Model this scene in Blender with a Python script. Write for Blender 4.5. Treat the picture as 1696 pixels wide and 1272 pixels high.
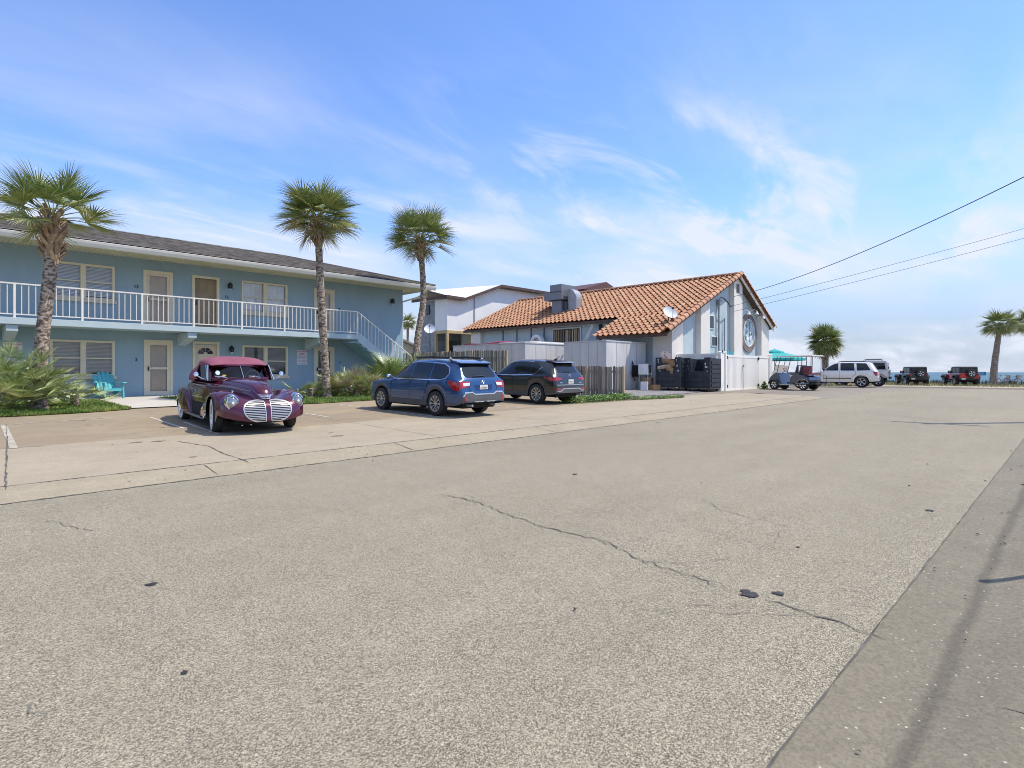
import bpy, bmesh, math, random
from mathutils import Vector, Matrix, noise
from mathutils.bvhtree import BVHTree
R=math.radians; PI=math.pi
for o in list(bpy.data.objects): bpy.data.objects.remove(o)
S=bpy.context.scene; COL=S.collection
# ---------------- camera, sky, sun, exposure ----------------
H=1.35; TH=R(44.8)
cam=bpy.data.cameras.new('camera'); camo=bpy.data.objects.new('camera',cam); COL.objects.link(camo)
camo.location=(0,0,H); camo.rotation_euler=(R(90),0,TH-R(90))
cam.sensor_width=36; cam.lens=36*950/1696; cam.shift_y=-20/1696; cam.clip_start=.05; cam.clip_end=20000
S.camera=camo
SUN=Vector((.74*math.cos(R(58)),-.67*math.cos(R(58)),math.sin(R(58)))).normalized()
w=bpy.data.worlds.new('World'); S.world=w; w.use_nodes=True; nt=w.node_tree; N=nt.nodes; Lk=nt.links
N.clear()
def nd(t,**k):
    n=N.new(t)
    for a,b in k.items(): setattr(n,a,b)
    return n
sky=nd('ShaderNodeTexSky',sky_type='NISHITA',sun_disc=False,sun_elevation=R(58),sun_rotation=math.atan2(SUN.x,SUN.y)); sky.air_density=1.0; sky.dust_density=.4; sky.ozone_density=1.6
tc=nd('ShaderNodeTexCoord'); sep=nd('ShaderNodeSeparateXYZ'); Lk.new(tc.outputs['Generated'],sep.inputs[0])
mz=nd('ShaderNodeMath',operation='MAXIMUM'); mz.inputs[1].default_value=0; Lk.new(sep.outputs[2],mz.inputs[0])
az=nd('ShaderNodeMath',operation='ADD'); az.inputs[1].default_value=.16; Lk.new(mz.outputs[0],az.inputs[0])
dx=nd('ShaderNodeMath',operation='DIVIDE'); Lk.new(sep.outputs[0],dx.inputs[0]); Lk.new(az.outputs[0],dx.inputs[1])
dy=nd('ShaderNodeMath',operation='DIVIDE'); Lk.new(sep.outputs[1],dy.inputs[0]); Lk.new(az.outputs[0],dy.inputs[1])
cb=nd('ShaderNodeCombineXYZ'); Lk.new(dx.outputs[0],cb.inputs[0]); Lk.new(dy.outputs[0],cb.inputs[1])
def cloud(scale,rot,sc,lo,hi,det=7,dist=.6,loc=(0,0,0)):
    mp=nd('ShaderNodeMapping'); mp.inputs['Rotation'].default_value=(0,0,R(rot)); mp.inputs['Scale'].default_value=sc; mp.inputs['Location'].default_value=loc
    Lk.new(cb.outputs[0],mp.inputs[0])
    no=nd('ShaderNodeTexNoise'); no.inputs['Scale'].default_value=scale; no.inputs['Detail'].default_value=det; no.inputs['Roughness'].default_value=.58; no.inputs['Distortion'].default_value=dist
    Lk.new(mp.outputs[0],no.inputs[0])
    mr=nd('ShaderNodeMapRange'); mr.inputs[1].default_value=lo; mr.inputs[2].default_value=hi; mr.interpolation_type='SMOOTHSTEP'
    Lk.new(no.outputs[0],mr.inputs[0]); return mr.outputs[0]
c1=cloud(1.35,-30,(1,2.3,1),.44,.70,9,.5,(5.3,2.1,0)); c2=cloud(.42,10,(1,1.2,1),.40,.62,3,.2,(3.1,2.2,0))
c3=cloud(.8,-35,(1,1.8,1),.38,.85,6,.3,(7,1,0))
def rngz(a,b,c,d):
    q=nd('ShaderNodeMapRange',interpolation_type='SMOOTHSTEP'); q.inputs[1].default_value=a; q.inputs[2].default_value=b; q.inputs[3].default_value=c; q.inputs[4].default_value=d; Lk.new(mz.outputs[0],q.inputs[0]); return q.outputs[0]
def mth(op,a,b=None,cl=False):
    q=nd('ShaderNodeMath',operation=op,use_clamp=cl)
    for i,x in enumerate((a,b)):
        if isinstance(x,(int,float)): q.inputs[i].default_value=x
        elif x is not None: Lk.new(x,q.inputs[i])
    return q.outputs[0]
low=rngz(.30,.52,1,.12)                      # streaks gather in the lower sky
m1=mth('MULTIPLY',mth('MULTIPLY',c1,c2),low); soft=rngz(.09,.30,.5,0)
m2=mth('ADD',m1,mth('MULTIPLY',mth('MULTIPLY',c3,low),.68)); m2=mth('ADD',m2,mth('MULTIPLY',soft,c2))
fill_veil=rngz(.58,.85,0,.5)                     # bright cloud sheet added above the view to whiten the fill light
m2=mth('ADD',m2,fill_veil,True)
def cmix(f,a,col):
    q=nd('ShaderNodeMix',data_type='RGBA'); Lk.new(f,q.inputs[0]); Lk.new(a,q.inputs[6]); q.inputs[7].default_value=(*col,1); return q.outputs[2]
tint=nd('ShaderNodeMix',data_type='RGBA',blend_type='MULTIPLY'); tint.inputs[0].default_value=1; Lk.new(sky.outputs[0],tint.inputs[6]); tint.inputs[7].default_value=(1.10,1.33,1.80,1)
base=cmix(rngz(0,.30,.92,0),tint.outputs[2],(3.1,3.65,4.6))
final=cmix(mth('MULTIPLY',m2,.9),base,(5.7,6.0,6.8))
bg=nd('ShaderNodeBackground'); bg.inputs[1].default_value=.12; Lk.new(final,bg.inputs[0])
wo=nd('ShaderNodeOutputWorld'); Lk.new(bg.outputs[0],wo.inputs[0])
sl=bpy.data.lights.new('sun','SUN'); sl.energy=3.75; sl.angle=R(.55); sl.color=(1,.925,.80)
so=bpy.data.objects.new('sun',sl); so.rotation_euler=SUN.to_track_quat('Z','Y').to_euler(); COL.objects.link(so)
S.view_settings.view_transform='Standard'; S.view_settings.look='None'; S.view_settings.exposure=.3; S.view_settings.gamma=1
S.render.engine='CYCLES'; S.cycles.filter_width=1.0
# ---------------- materials ----------------
def rgb(c): return (c[0],c[1],c[2],1)
_M={}
def mat(name,c,rough=.6,metal=0,var=.12,vs=3,bump=0,bs=40,coat=0,spec=.5,c2=None,stretch=(1,1,1),alpha=1,islands=0,detail=4,lo=.35,hi=.65,trans=0):
    """procedural material: two noise scales vary the base colour, optional bump, optional second colour"""
    if name in _M: return _M[name]
    m=bpy.data.materials.new(name); m.use_nodes=True; t=m.node_tree; n=t.nodes; l=t.links
    p=n['Principled BSDF']; p.inputs['Roughness'].default_value=rough; p.inputs['Metallic'].default_value=metal
    p.inputs['Specular IOR Level'].default_value=spec; p.inputs['Coat Weight'].default_value=coat; p.inputs['Coat Roughness'].default_value=.03
    p.inputs['Transmission Weight'].default_value=trans
    co=n.new('ShaderNodeTexCoord'); mp=n.new('ShaderNodeMapping'); mp.inputs['Scale'].default_value=stretch; l.new(co.outputs['Object'],mp.inputs[0])
    a=n.new('ShaderNodeTexNoise'); a.inputs['Scale'].default_value=vs; a.inputs['Detail'].default_value=detail; a.inputs['Roughness'].default_value=.6; l.new(mp.outputs[0],a.inputs[0])
    mr=n.new('ShaderNodeMapRange'); mr.inputs[1].default_value=lo; mr.inputs[2].default_value=hi; l.new(a.outputs[0],mr.inputs[0])
    if c2 is None: cA=[max(0,x*(1-var)) for x in c]; cB=[x*(1+var) for x in c]
    else: cA,cB=c,c2
    mi=n.new('ShaderNodeMix'); mi.data_type='RGBA'; mi.inputs[6].default_value=rgb(cA); mi.inputs[7].default_value=rgb(cB); l.new(mr.outputs[0],mi.inputs[0])
    out=mi.outputs[2]
    if islands:
        g=n.new('ShaderNodeNewGeometry'); r2=n.new('ShaderNodeMapRange'); r2.inputs[3].default_value=1-islands; r2.inputs[4].default_value=1+islands; l.new(g.outputs['Random Per Island'],r2.inputs[0])
        hs=n.new('ShaderNodeHueSaturation'); l.new(r2.outputs[0],hs.inputs['Value']); l.new(out,hs.inputs['Color']); out=hs.outputs[0]
    l.new(out,p.inputs['Base Color'])
    if bump:
        b=n.new('ShaderNodeTexNoise'); b.inputs['Scale'].default_value=bs; b.inputs['Detail'].default_value=3; l.new(mp.outputs[0],b.inputs[0])
        bp=n.new('ShaderNodeBump'); bp.inputs['Strength'].default_value=bump; bp.inputs['Distance'].default_value=.02; l.new(b.outputs[0],bp.inputs['Height']); l.new(bp.outputs[0],p.inputs['Normal'])
    if alpha<1: p.inputs['Alpha'].default_value=alpha
    _M[name]=m; return m
def ground_mat(name,ca,cb,cc,speck=0,big=.35,stain=None,stain_amt=0,bump=.3,sps=70,streak=(1,1,1),band=None):
    """outdoor paving: mottling at several scales, aggregate specks, optional stains"""
    m=bpy.data.materials.new(name); m.use_nodes=True; t=m.node_tree; n=t.nodes; l=t.links; p=n['Principled BSDF']; p.inputs['Roughness'].default_value=.9; p.inputs['Specular IOR Level'].default_value=.25
    co=n.new('ShaderNodeTexCoord')
    def noi(s,d=4,st=(1,1,1),r=.6):
        mp=n.new('ShaderNodeMapping'); mp.inputs['Scale'].default_value=st; l.new(co.outputs['Object'],mp.inputs[0])
        a=n.new('ShaderNodeTexNoise'); a.inputs['Scale'].default_value=s; a.inputs['Detail'].default_value=d; a.inputs['Roughness'].default_value=r; l.new(mp.outputs[0],a.inputs[0]); return a.outputs[0]
    def rng(x,a,b,c=0,d=1):
        q=n.new('ShaderNodeMapRange'); q.inputs[1].default_value=a; q.inputs[2].default_value=b; q.inputs[3].default_value=c; q.inputs[4].default_value=d; l.new(x,q.inputs[0]); return q.outputs[0]
    def mix(f,a,b,bt='MIX'):
        q=n.new('ShaderNodeMix'); q.data_type='RGBA'; q.blend_type=bt
        if isinstance(f,float): q.inputs[0].default_value=f
        else: l.new(f,q.inputs[0])
        for i,x in ((6,a),(7,b)):
            if isinstance(x,(tuple,list)): q.inputs[i].default_value=rgb(x)
            else: l.new(x,q.inputs[i])
        return q.outputs[2]
    c=mix(rng(noi(big,5,streak),.35,.65),ca,cb)
    c=mix(rng(noi(2.3,5),.42,.7,0,.55),c,cc)
    if name=='road_asphalt':
        w_=noi(.55,6,(.12,1.6,1),.65); c=mix(rng(w_,.38,.66,.0,.38),c,tuple(x*.80 for x in cb)); c=mix(rng(noi(.16,4,(1,1.5,1)),.5,.64,0,.3),c,tuple(x*1.12 for x in ca))
    if stain: c=mix(rng(noi(.28,6,(1,.8,1)),.40,.62,0,stain_amt),c,stain)
    if band:
        sx=n.new('ShaderNodeSeparateXYZ'); l.new(co.outputs['Object'],sx.inputs[0]); q=n.new('ShaderNodeMath'); q.operation='MULTIPLY_ADD'; l.new(noi(1.6,5),q.inputs[0]); q.inputs[1].default_value=.09; l.new(sx.outputs[1],q.inputs[2])
        q2=n.new('ShaderNodeMath'); q2.operation='SUBTRACT'; l.new(q.outputs[0],q2.inputs[0]); q2.inputs[1].default_value=band[0]+.045; q3=n.new('ShaderNodeMath'); q3.operation='ABSOLUTE'; l.new(q2.outputs[0],q3.inputs[0])
        c=mix(rng(q3.outputs[0],band[1]*.25,band[1],band[3],0),c,band[2])
    if speck:
        v=n.new('ShaderNodeTexVoronoi'); v.inputs['Scale'].default_value=sps; l.new(co.outputs['Object'],v.inputs[0])
        g=n.new('ShaderNodeSeparateColor'); l.new(v.outputs['Color'],g.inputs[0])
        f=rng(g.outputs[0],0,1,1-speck,1+speck)
        cbn=n.new('ShaderNodeCombineColor'); [l.new(f,cbn.inputs[i]) for i in range(3)]
        c=mix(1.0,c,cbn.outputs[0],'MULTIPLY')
        d=rng(noi(sps*1.4,1),.37,.50,.15,1.0)
        cbn=n.new('ShaderNodeCombineColor'); [l.new(d,cbn.inputs[i]) for i in range(3)]
        c=mix(min(1.0,speck*1.5),c,cbn.outputs[0],'MULTIPLY')
    if 'concrete' in name or name=='road_asphalt':
        v=n.new('ShaderNodeTexVoronoi'); v.inputs['Scale'].default_value=38; l.new(co.outputs['Object'],v.inputs[0]); g=n.new('ShaderNodeSeparateColor'); l.new(v.outputs['Color'],g.inputs[0])
        a1=rng(v.outputs['Distance'],.14,.24,1,0); a2=rng(g.outputs[1],.86,.9,0,.75); q=n.new('ShaderNodeMath'); q.operation='MULTIPLY'; l.new(a1,q.inputs[0]); l.new(a2,q.inputs[1]); c=mix(q.outputs[0],c,(.62,.58,.50))
    l.new(c,p.inputs['Base Color'])
    bp=n.new('ShaderNodeBump'); bp.inputs['Strength'].default_value=bump; bp.inputs['Distance'].default_value=.006; l.new(noi(sps*.8,3),bp.inputs['Height']); l.new(bp.outputs[0],p.inputs['Normal'])
    return m
# ---------------- mesh helpers ----------------
class MB:
    def __init__(s): s.v=[]; s.f=[]; s.m=[]
    def add(s,vs,fs,mi=0):
        b=len(s.v); s.v+= [tuple(x) for x in vs]; s.f+=[tuple(b+i for i in f) for f in fs]; s.m+=[mi]*len(fs); return s
    def box(s,x0,x1,y0,y1,z0,z1,mi=0,M=None):
        v=[Vector((x,y,z)) for z in (z0,z1) for y in (y0,y1) for x in (x0,x1)]
        if M: v=[M@p for p in v]
        return s.add(v,[(0,2,3,1),(4,5,7,6),(0,1,5,4),(2,6,7,3),(0,4,6,2),(1,3,7,5)],mi)
    def prism(s,poly,ax,a,b,mi=0,M=None):
        """poly of 2D points extruded along axis ax from a to b"""
        def P(u,v,h): return {'x':Vector((h,u,v)),'y':Vector((u,h,v)),'z':Vector((u,v,h))}[ax]
        n=len(poly); v=[P(u,q,a) for u,q in poly]+[P(u,q,b) for u,q in poly]
        if M: v=[M@p for p in v]
        fs=[tuple(range(n))[::-1],tuple(range(n,2*n))]+[(i,(i+1)%n,n+(i+1)%n,n+i) for i in range(n)]
        return s.add(v,fs,mi)
    def tube(s,pts,r,n=8,mi=0,cap=True,flat=1.0):
        pts=[Vector(p) for p in pts]; k=len(pts); rr=r if isinstance(r,(list,tuple)) else [r]*k; base=[];up=Vector((0,0,1))
        for i,p in enumerate(pts):
            d=(pts[min(i+1,k-1)]-pts[max(i-1,0)]).normalized()
            a=d.cross(up if abs(d.z)<.95 else Vector((1,0,0))).normalized(); b=a.cross(d).normalized()
            base+=[p+(a*math.cos(2*PI*j/n)+b*math.sin(2*PI*j/n)*flat)*rr[i] for j in range(n)]
        fs=[(i*n+j,i*n+(j+1)%n,(i+1)*n+(j+1)%n,(i+1)*n+j) for i in range(k-1) for j in range(n)]
        if cap: fs+=[tuple(range(n))[::-1],tuple(range((k-1)*n,k*n))]
        return s.add(base,fs,mi)
    def lathe(s,prof,n=24,c=(0,0,0),ax='z',mi=0,M=None):
        """prof: (r,h) list revolved round axis"""
        v=[]
        for r,h in prof:
            for j in range(n):
                a=2*PI*j/n; x,y=r*math.cos(a),r*math.sin(a)
                p={'z':(x,y,h),'y':(x,h,y),'x':(h,x,y)}[ax]; p=Vector((p[0]+c[0],p[1]+c[1],p[2]+c[2])); v.append(M@p if M else p)
        k=len(prof); return s.add(v,[(i*n+j,i*n+(j+1)%n,(i+1)*n+(j+1)%n,(i+1)*n+j) for i in range(k-1) for j in range(n)],mi)
    def grid(s,rows,mi=0,closed=False):
        n=len(rows[0]); v=[p for r in rows for p in r]
        e=n if closed else n-1
        return s.add(v,[(i*n+j,i*n+(j+1)%n,(i+1)*n+(j+1)%n,(i+1)*n+j) for i in range(len(rows)-1) for j in range(e)],mi)
    def ball(s,c,r,n=12,sc=(1,1,1),mi=0):
        rows=[[(c[0]+r*sc[0]*math.sin(PI*i/n)*math.cos(2*PI*j/n),c[1]+r*sc[1]*math.sin(PI*i/n)*math.sin(2*PI*j/n),c[2]+r*sc[2]*math.cos(PI*i/n)) for j in range(n)] for i in range(n+1)]
        return s.grid(rows,mi,True)
    def build(s,name,mats,parent=None,smooth=False,bevel=0,fix=True,angle=35):
        me=bpy.data.meshes.new(name); me.from_pydata([tuple(p) for p in s.v],[],s.f)
        if not isinstance(mats,(list,tuple)): mats=[mats]
        for m in mats: me.materials.append(m)
        for p,mi in zip(me.polygons,s.m): p.material_index=mi
        if fix:
            b=bmesh.new(); b.from_mesh(me); bmesh.ops.recalc_face_normals(b,faces=b.faces); b.to_mesh(me); b.free()
        if smooth:
            for p in me.polygons: p.use_smooth=True
            if angle<180: me.set_sharp_from_angle(angle=R(angle))
        o=bpy.data.objects.new(name,me); COL.objects.link(o)
        if parent: o.parent=parent
        if bevel:
            bv=o.modifiers.new('bevel','BEVEL'); bv.width=bevel; bv.segments=2; bv.limit_method='ANGLE'
        return o
def thing(name,label,cat,loc=(0,0,0),rz=0,group=None):
    o=bpy.data.objects.new(name,None); o.empty_display_size=.2; COL.objects.link(o); o.location=loc; o.rotation_euler=(0,0,rz)
    o['label']=label; o['category']=cat
    if group: o['group']=group
    return o
def tag(o,label,cat,group=None,kind=None):
    o['label']=label; o['category']=cat
    if group: o['group']=group
    if kind: o['kind']=kind
    return o
def struct(o): o['kind']='structure'; return o
def copy_tree(o,parent=None):
    c=o.copy(); COL.objects.link(c); c.parent=parent
    for ch in list(o.children): copy_tree(ch,c)
    return c
def text(s,size,m,parent,loc,rot=(R(90),0,0),ext=.003,align='CENTER',name='lettering',bold=0):
    cu=bpy.data.curves.new('t','FONT'); cu.body=s; cu.size=size; cu.extrude=ext; cu.align_x=align; cu.align_y='CENTER'; cu.offset=bold; cu.resolution_u=3
    to=bpy.data.objects.new('t',cu); COL.objects.link(to); dg=bpy.context.evaluated_depsgraph_get()
    me=bpy.data.meshes.new_from_object(to.evaluated_get(dg)); bpy.data.objects.remove(to)
    o=bpy.data.objects.new(name,me); me.materials.clear(); me.materials.append(m); COL.objects.link(o); o.parent=parent; o.location=loc; o.rotation_euler=rot; return o
def sm(a,b,x):
    t=max(0,min(1,(x-a)/(b-a))); return t*t*(3-2*t)
def lerp(a,b,t): return a+(b-a)*t
def interp(keys):
    ks=sorted(keys)
    def f(x):
        if x<=ks[0][0]: return ks[0][1]
        if x>=ks[-1][0]: return ks[-1][1]
        for i in range(len(ks)-1):
            if ks[i][0]<=x<=ks[i+1][0]:
                x0,y0=ks[i]; x1,y1=ks[i+1]; h=x1-x0; t=(x-x0)/h
                def sl(j):
                    if j<=0 or j>=len(ks)-1:
                        a,b=(ks[0],ks[1]) if j<=0 else (ks[-2],ks[-1]); return (b[1]-a[1])/(b[0]-a[0])
                    d0=(ks[j][1]-ks[j-1][1])/(ks[j][0]-ks[j-1][0]); d1=(ks[j+1][1]-ks[j][1])/(ks[j+1][0]-ks[j][0])
                    return 0 if d0*d1<=0 else 2*d0*d1/(d0+d1)
                m0,m1=sl(i),sl(i+1); t2=t*t;t3=t2*t
                return (2*t3-3*t2+1)*y0+(t3-2*t2+t)*h*m0+(-2*t3+3*t2)*y1+(t3-t2)*h*m1
    return f
# ---------------- the lie of the land ----------------
def zr(X):
    z=.0085*min(X,36) if X>-30 else -.25
    return z-.25*sm(44,62,X)-3.6*sm(77,97,X)
def lot(X,Y):
    if Y>=7.75: l=.07*sm(7.75,8.5,Y)+(.02*(min(Y,22)-8.5) if Y>8.5 else 0)
    elif Y<.75: l=-.022*(1-sm(.47,.75,Y))+.036*(1-sm(.15,.43,Y))
    else: l=0
    return l*(1-sm(30,46,X))
def zg(X,Y): return zr(X)+lot(X,Y)
# ---------------- ground ----------------
YB=[-12,-6,-3,-1.2,0,.12,.18,.22,.25,.29,.33,.37,.41,.45,.52,.6,.75,2.5,4.2,6,7.75,7.88,8,8.12,8.25,8.37,8.5,10,12,14,16,18,20,22,26,32,45,70,120]
def sheet(name,x0,x1,y0,y1,off,m,step=1.5,extra=()):
    """sheet following the ground between two edges; y0, y1 numbers or functions of X"""
    n=max(1,int(round((x1-x0)/step))); mb=MB(); rows=[]
    f0=y0 if callable(y0) else (lambda X:y0); f1=y1 if callable(y1) else (lambda X:y1)
    if callable(y0) or callable(y1):
        k=14
        for i in range(n+1):
            X=x0+(x1-x0)*i/n; a,b=f0(X),f1(X); rows.append([(X,a+(b-a)*j/k,zg(X,a+(b-a)*j/k)+off) for j in range(k+1)])
    else:
        ys=sorted({y0,y1}|{y for y in YB if y0<y<y1})
        for i in range(n+1):
            X=x0+(x1-x0)*i/n; rows.append([(X,y,zg(X,y)+off) for y in ys])
    mb.grid(rows); o=mb.build(name,m,smooth=True,fix=False,angle=180)
    if o.data.polygons[0].normal.z<0: o.data.flip_normals()
    return o
mg=ground_mat('sandy_ground',(.30,.26,.19),(.24,.22,.15),(.16,.19,.09),speck=.15,sps=20)
xs=[-3000,-800,-200,-90,-50]+[-30+1.5*i for i in range(86)]; ys=[-3000,-800,-200,-80,-30]+YB+[200,800,3000]
mb=MB(); mb.grid([[(x,y,zg(x,y)-.035) for y in ys] for x in xs]); o=mb.build('ground',mg,smooth=True,fix=False,angle=180)
if o.data.polygons[0].normal.z<0: o.data.flip_normals()
struct(o)
ma=ground_mat('road_asphalt',(0.370,0.324,0.233),(0.335,0.294,0.210),(0.406,0.357,0.262),speck=.55,sps=165,bump=.7,big=.22)
struct(sheet('road',-12,45,.75,7.75,0,ma,1.5))
mc=ground_mat('gutter_concrete',(0.380,0.323,0.226),(0.336,0.287,0.200),(0.292,0.248,0.171),speck=.08,sps=45,big=.6,bump=.2)
struct(sheet('gutter_strip',-12,27,7.75,8.5,0,mc))
mpv=ground_mat('pavement_concrete',(0.235,0.206,0.148),(0.201,0.176,0.128),(0.171,0.150,0.109),speck=.12,band=(.44,.05,(.10,.086,.066),.6),sps=60,big=.5,bump=.25)
struct(sheet('pavement',-12,45,-6,.75,0,mpv))
mdk=mat('gutter_dirt',(.13,.12,.10),.95,vs=6,c2=(.24,.22,.19))
ml=ground_mat('lot_concrete',(0.404,0.342,0.245),(0.359,0.303,0.216),(0.314,0.264,0.187),speck=.08,sps=55,big=.35,bump=.2,streak=(.6,1.6,1))
struct(sheet('parking_apron',-12,27,8.5,lambda X:11.9+.15*math.sin(X*.9),0,ml))
mt=ground_mat('stained_concrete',(0.375,0.295,0.190),(0.310,0.255,0.176),(0.240,0.195,0.133),speck=.08,sps=55,big=.5,stain=(.27,.21,.145),stain_amt=.75,bump=.2,streak=(.7,1.8,1))
struct(sheet('parking_lot',-12,18.8,lambda X:11.9+.15*math.sin(X*.9),19.2,0,mt))
mdv=ground_mat('driveway_asphalt',(.27,.235,.19),(.22,.19,.155),(.32,.28,.225),speck=.15,sps=60,big=.3,bump=.3)
def dr0(X): return 8.5 if X<27 else 7.75
struct(sheet('driveway',27,45.4,7.75,10.6,.0,mdv)); struct(sheet('beach_lot',18.8,60,lambda X:11.9 if X<27 else (10.6 if X<45 else 7.9),30,-.006,mdv))
struct(sheet('cross_road',45,60,-60,40,.004,ground_mat('cross_asphalt',(.18,.15,.12),(.15,.13,.105),(.22,.19,.15),speck=.12,big=.2)))
struct(sheet('sand_verge',60,76,-60,60,.008,ground_mat('dune_sand',(.50,.41,.28),(.42,.35,.24),(.28,.27,.15),speck=.2,sps=12)))
mw=ground_mat('walk_concrete',(.56,.52,.45),(.50,.46,.40),(.46,.42,.36),speck=.04,big=.8)
struct(sheet('entrance_path',3.9,5.75,18.9,24.2,.03,mw)); struct(sheet('building_walk',-8,18.4,24.2,25.75,.03,mw))
mgr=ground_mat('lawn_soil',(.10,.15,.035),(.14,.18,.05),(.16,.14,.07),speck=.3,sps=30)
struct(sheet('lawn_soil',-8,3.86,lambda X:18.1+.12*math.sin(X*1.7)+.25*max(0,X-1.5),24.2,.022,mgr,.3))
struct(sheet('lawn_soil',5.8,18.6,lambda X:(19.2 if X<6.6 else 17.6+.4*math.exp(-(X-6.6)*2))+.1*math.sin(X*1.3),24.2,.022,mgr,.3))
mgv=ground_mat('grey_gravel',(.30,.29,.28),(.22,.21,.21),(.38,.36,.34),speck=.5,sps=22,bump=1)
struct(sheet('gravel_patch',19.3,28,lambda X:12.9+.2*math.sin(X),17,.012,mgv))
def ribbon(name,pts,wid,m,off=.006,jag=0,parent=None,seed=1):
    rnd=random.Random(seed); P=[]
    for (a,b),(c,d) in zip(pts,pts[1:]):
        L=math.hypot(c-a,d-b); k=max(1,int(L/(.045 if jag>.008 else .12)))
        for i in range(k): P.append((lerp(a,c,i/k),lerp(b,d,i/k)))
    P.append(pts[-1]); mb=MB(); rows=[]
    for i,(x,y) in enumerate(P):
        a=P[max(i-1,0)]; b=P[min(i+1,len(P)-1)]; dx_,dy_=b[0]-a[0],b[1]-a[1]; L=math.hypot(dx_,dy_) or 1; nx,ny=-dy_/L,dx_/L
        j=rnd.uniform(-jag,jag); ww=wid*(rnd.uniform(.3,1.5) if jag else 1)
        if jag and i in(0,len(P)-1): ww*=.1
        rows.append([(x+nx*(j+e*ww/2),y+ny*(j+e*ww/2),zg(x+nx*(j+e*ww/2),y+ny*(j+e*ww/2))+off) for e in (-1,1)])
    mb.grid(rows); o=mb.build(name,m,fix=False)
    if o.data.polygons[0].normal.z<0: o.data.flip_normals()
    return o
TH_c,TH_s=math.cos(TH),math.sin(TH)
def gp(px,py):
    """the point of the ground seen there: used once to survey cracks and markings lying on it"""
    u=(px-848)/950; v=(616-py)/950; a,b=TH_c+u*TH_s,TH_s-u*TH_c; t=10
    for i in range(60): t=.6*t+.4*(zg(t*a,t*b)-H)/v
    return (t*a,t*b)
mcl=mat('crack_faint',(.13,.12,.10),.95,vs=6,c2=(.22,.20,.17))
mcr=mat('crack_dark',(.07,.065,.055),.95,vs=5,c2=(.15,.14,.12))
CR=[[(725,818),(790,832),(848,855),(900,874),(960,889),(1005,898)],[(1005,898),(1025,910),(1060,928),(1120,945),(1188,972)],[(1262,990),(1300,1004),(1350,1021),(1410,1039),(1470,1060)],
 [(1165,825),(1190,845),(1262,862),(1310,874)],[(1535,848),(1552,855),(1585,860)],[(1370,722),(1450,728),(1530,733)],[(1080,735),(1180,742),(1290,752)],[(1440,742),(1520,748),(1670,760)],[(80,862),(140,876),(160,880)],[(58,1160),(66,1186),(75,1197)]]
for i,c in enumerate(CR): struct(ribbon('road_crack',[gp(*p) for p in c],.007 if i>2 else .011,mcl if i>2 else mcr,.005,.03,seed=i))
for i,c in enumerate([[(292,731),(345,739),(372,752),(413,767)],[(10,703),(12,735),(10,775),(9,812)],[(1440,1030),(1480,1042)]]): struct(ribbon('road_crack',[gp(*p) for p in c],.018,mcr,.006,.008,seed=20+i))
rk=random.Random(31)
for i,c in enumerate(CR[:6]):
    P=[gp(*p) for p in c]
    for k in range(4+2*(i<3)):
        a=rk.choice(P); ang=rk.uniform(0,2*PI); q=a; br=[a]
        for j in range(rk.randint(2,4)): ang+=rk.uniform(-.7,.7); q=(q[0]+math.cos(ang)*rk.uniform(.08,.3),q[1]+math.sin(ang)*rk.uniform(.08,.3)); br.append(q)
        br=[p for p in br if .85<p[1]<7.6]
        if len(br)>1: struct(ribbon('road_crack',br,.004,mcl,.0045,.02,seed=60+i*9+k))
for k in range(16):
    a=(rk.uniform(2.5,26),rk.uniform(1.2,7.4)); ang=rk.choice([0,PI/2,.3,-.4])+rk.uniform(-.3,.3); q=a; br=[a]
    for j in range(rk.randint(3,7)): ang+=rk.uniform(-.5,.5); q=(q[0]+math.cos(ang)*.35,q[1]+math.sin(ang)*.35); br.append(q)
    struct(ribbon('road_crack',[p for p in br if .8<p[1]<7.7] if sum(.8<p[1]<7.7 for p in br)>1 else [a,(a[0]+.4,a[1])],.0045,mcl,.0045,.03,seed=200+k))
# joints between slabs and the dirty flow line of the gutter
struct(ribbon('concrete_joint',[(-10,8.5),(27,8.5)],.022,mcr,.004,.004,seed=7)); struct(ribbon('concrete_joint',[(-10,7.77),(27,7.77)],.035,mcr,.005,.012,seed=8)); struct(ribbon('concrete_joint',[(-8,.75),(44,.75)],.009,mcr,.004,.003,seed=9))
for X in (-1.5,2.57,5.6,9.2,12.6,16,20,24): struct(ribbon('concrete_joint',[(X,7.8),(X,8.48)],.012,mcr,.006,.002,seed=int(X)))
for X in (6.7,10.4,14.1): struct(ribbon('concrete_joint',[(X,8.52),(X-.02,16.5)],.012,mdk,.005,.004,seed=int(X)))
struct(ribbon('concrete_joint',[(-8,11.95),(.9,11.95),(1.3,11.93)],.02,mcr,.006,.004)); struct(ribbon('concrete_joint',[(6.5,11.8),(18,11.75)],.012,mdk,.006,.01))
for X in (2.95,5.9,9,12): struct(ribbon('concrete_joint',[(X,.24),(X+.02,-3)],.012,mcr,.005,.004,seed=3))
mpt=mat('road_paint',(.60,.57,.50),.8,vs=7,c2=(.36,.31,.24),lo=.42,hi=.66,detail=6)
for a,b in (((3.68,16.0),(3.60,13.0)),((3.95,14.3),(3.8,11.6)),((9.1,16.9),(9.0,11.0)),((6.95,16.6),(6.9,13.2)),((12.7,16.6),(12.6,11.5))): struct(ribbon('parking_line',[a,b],.065,mpt,.006))
struct(ribbon('parking_line',[(1.02,16),(.88,11.9)],.10,mat('worn_paint',(.50,.46,.38),.85,vs=6,c2=(.36,.31,.235),lo=.4,hi=.6,detail=7),.006)); struct(ribbon('parking_line',[(1.1,16.1),(3.0,16.5)],.06,mpt,.006,.01))
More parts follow.
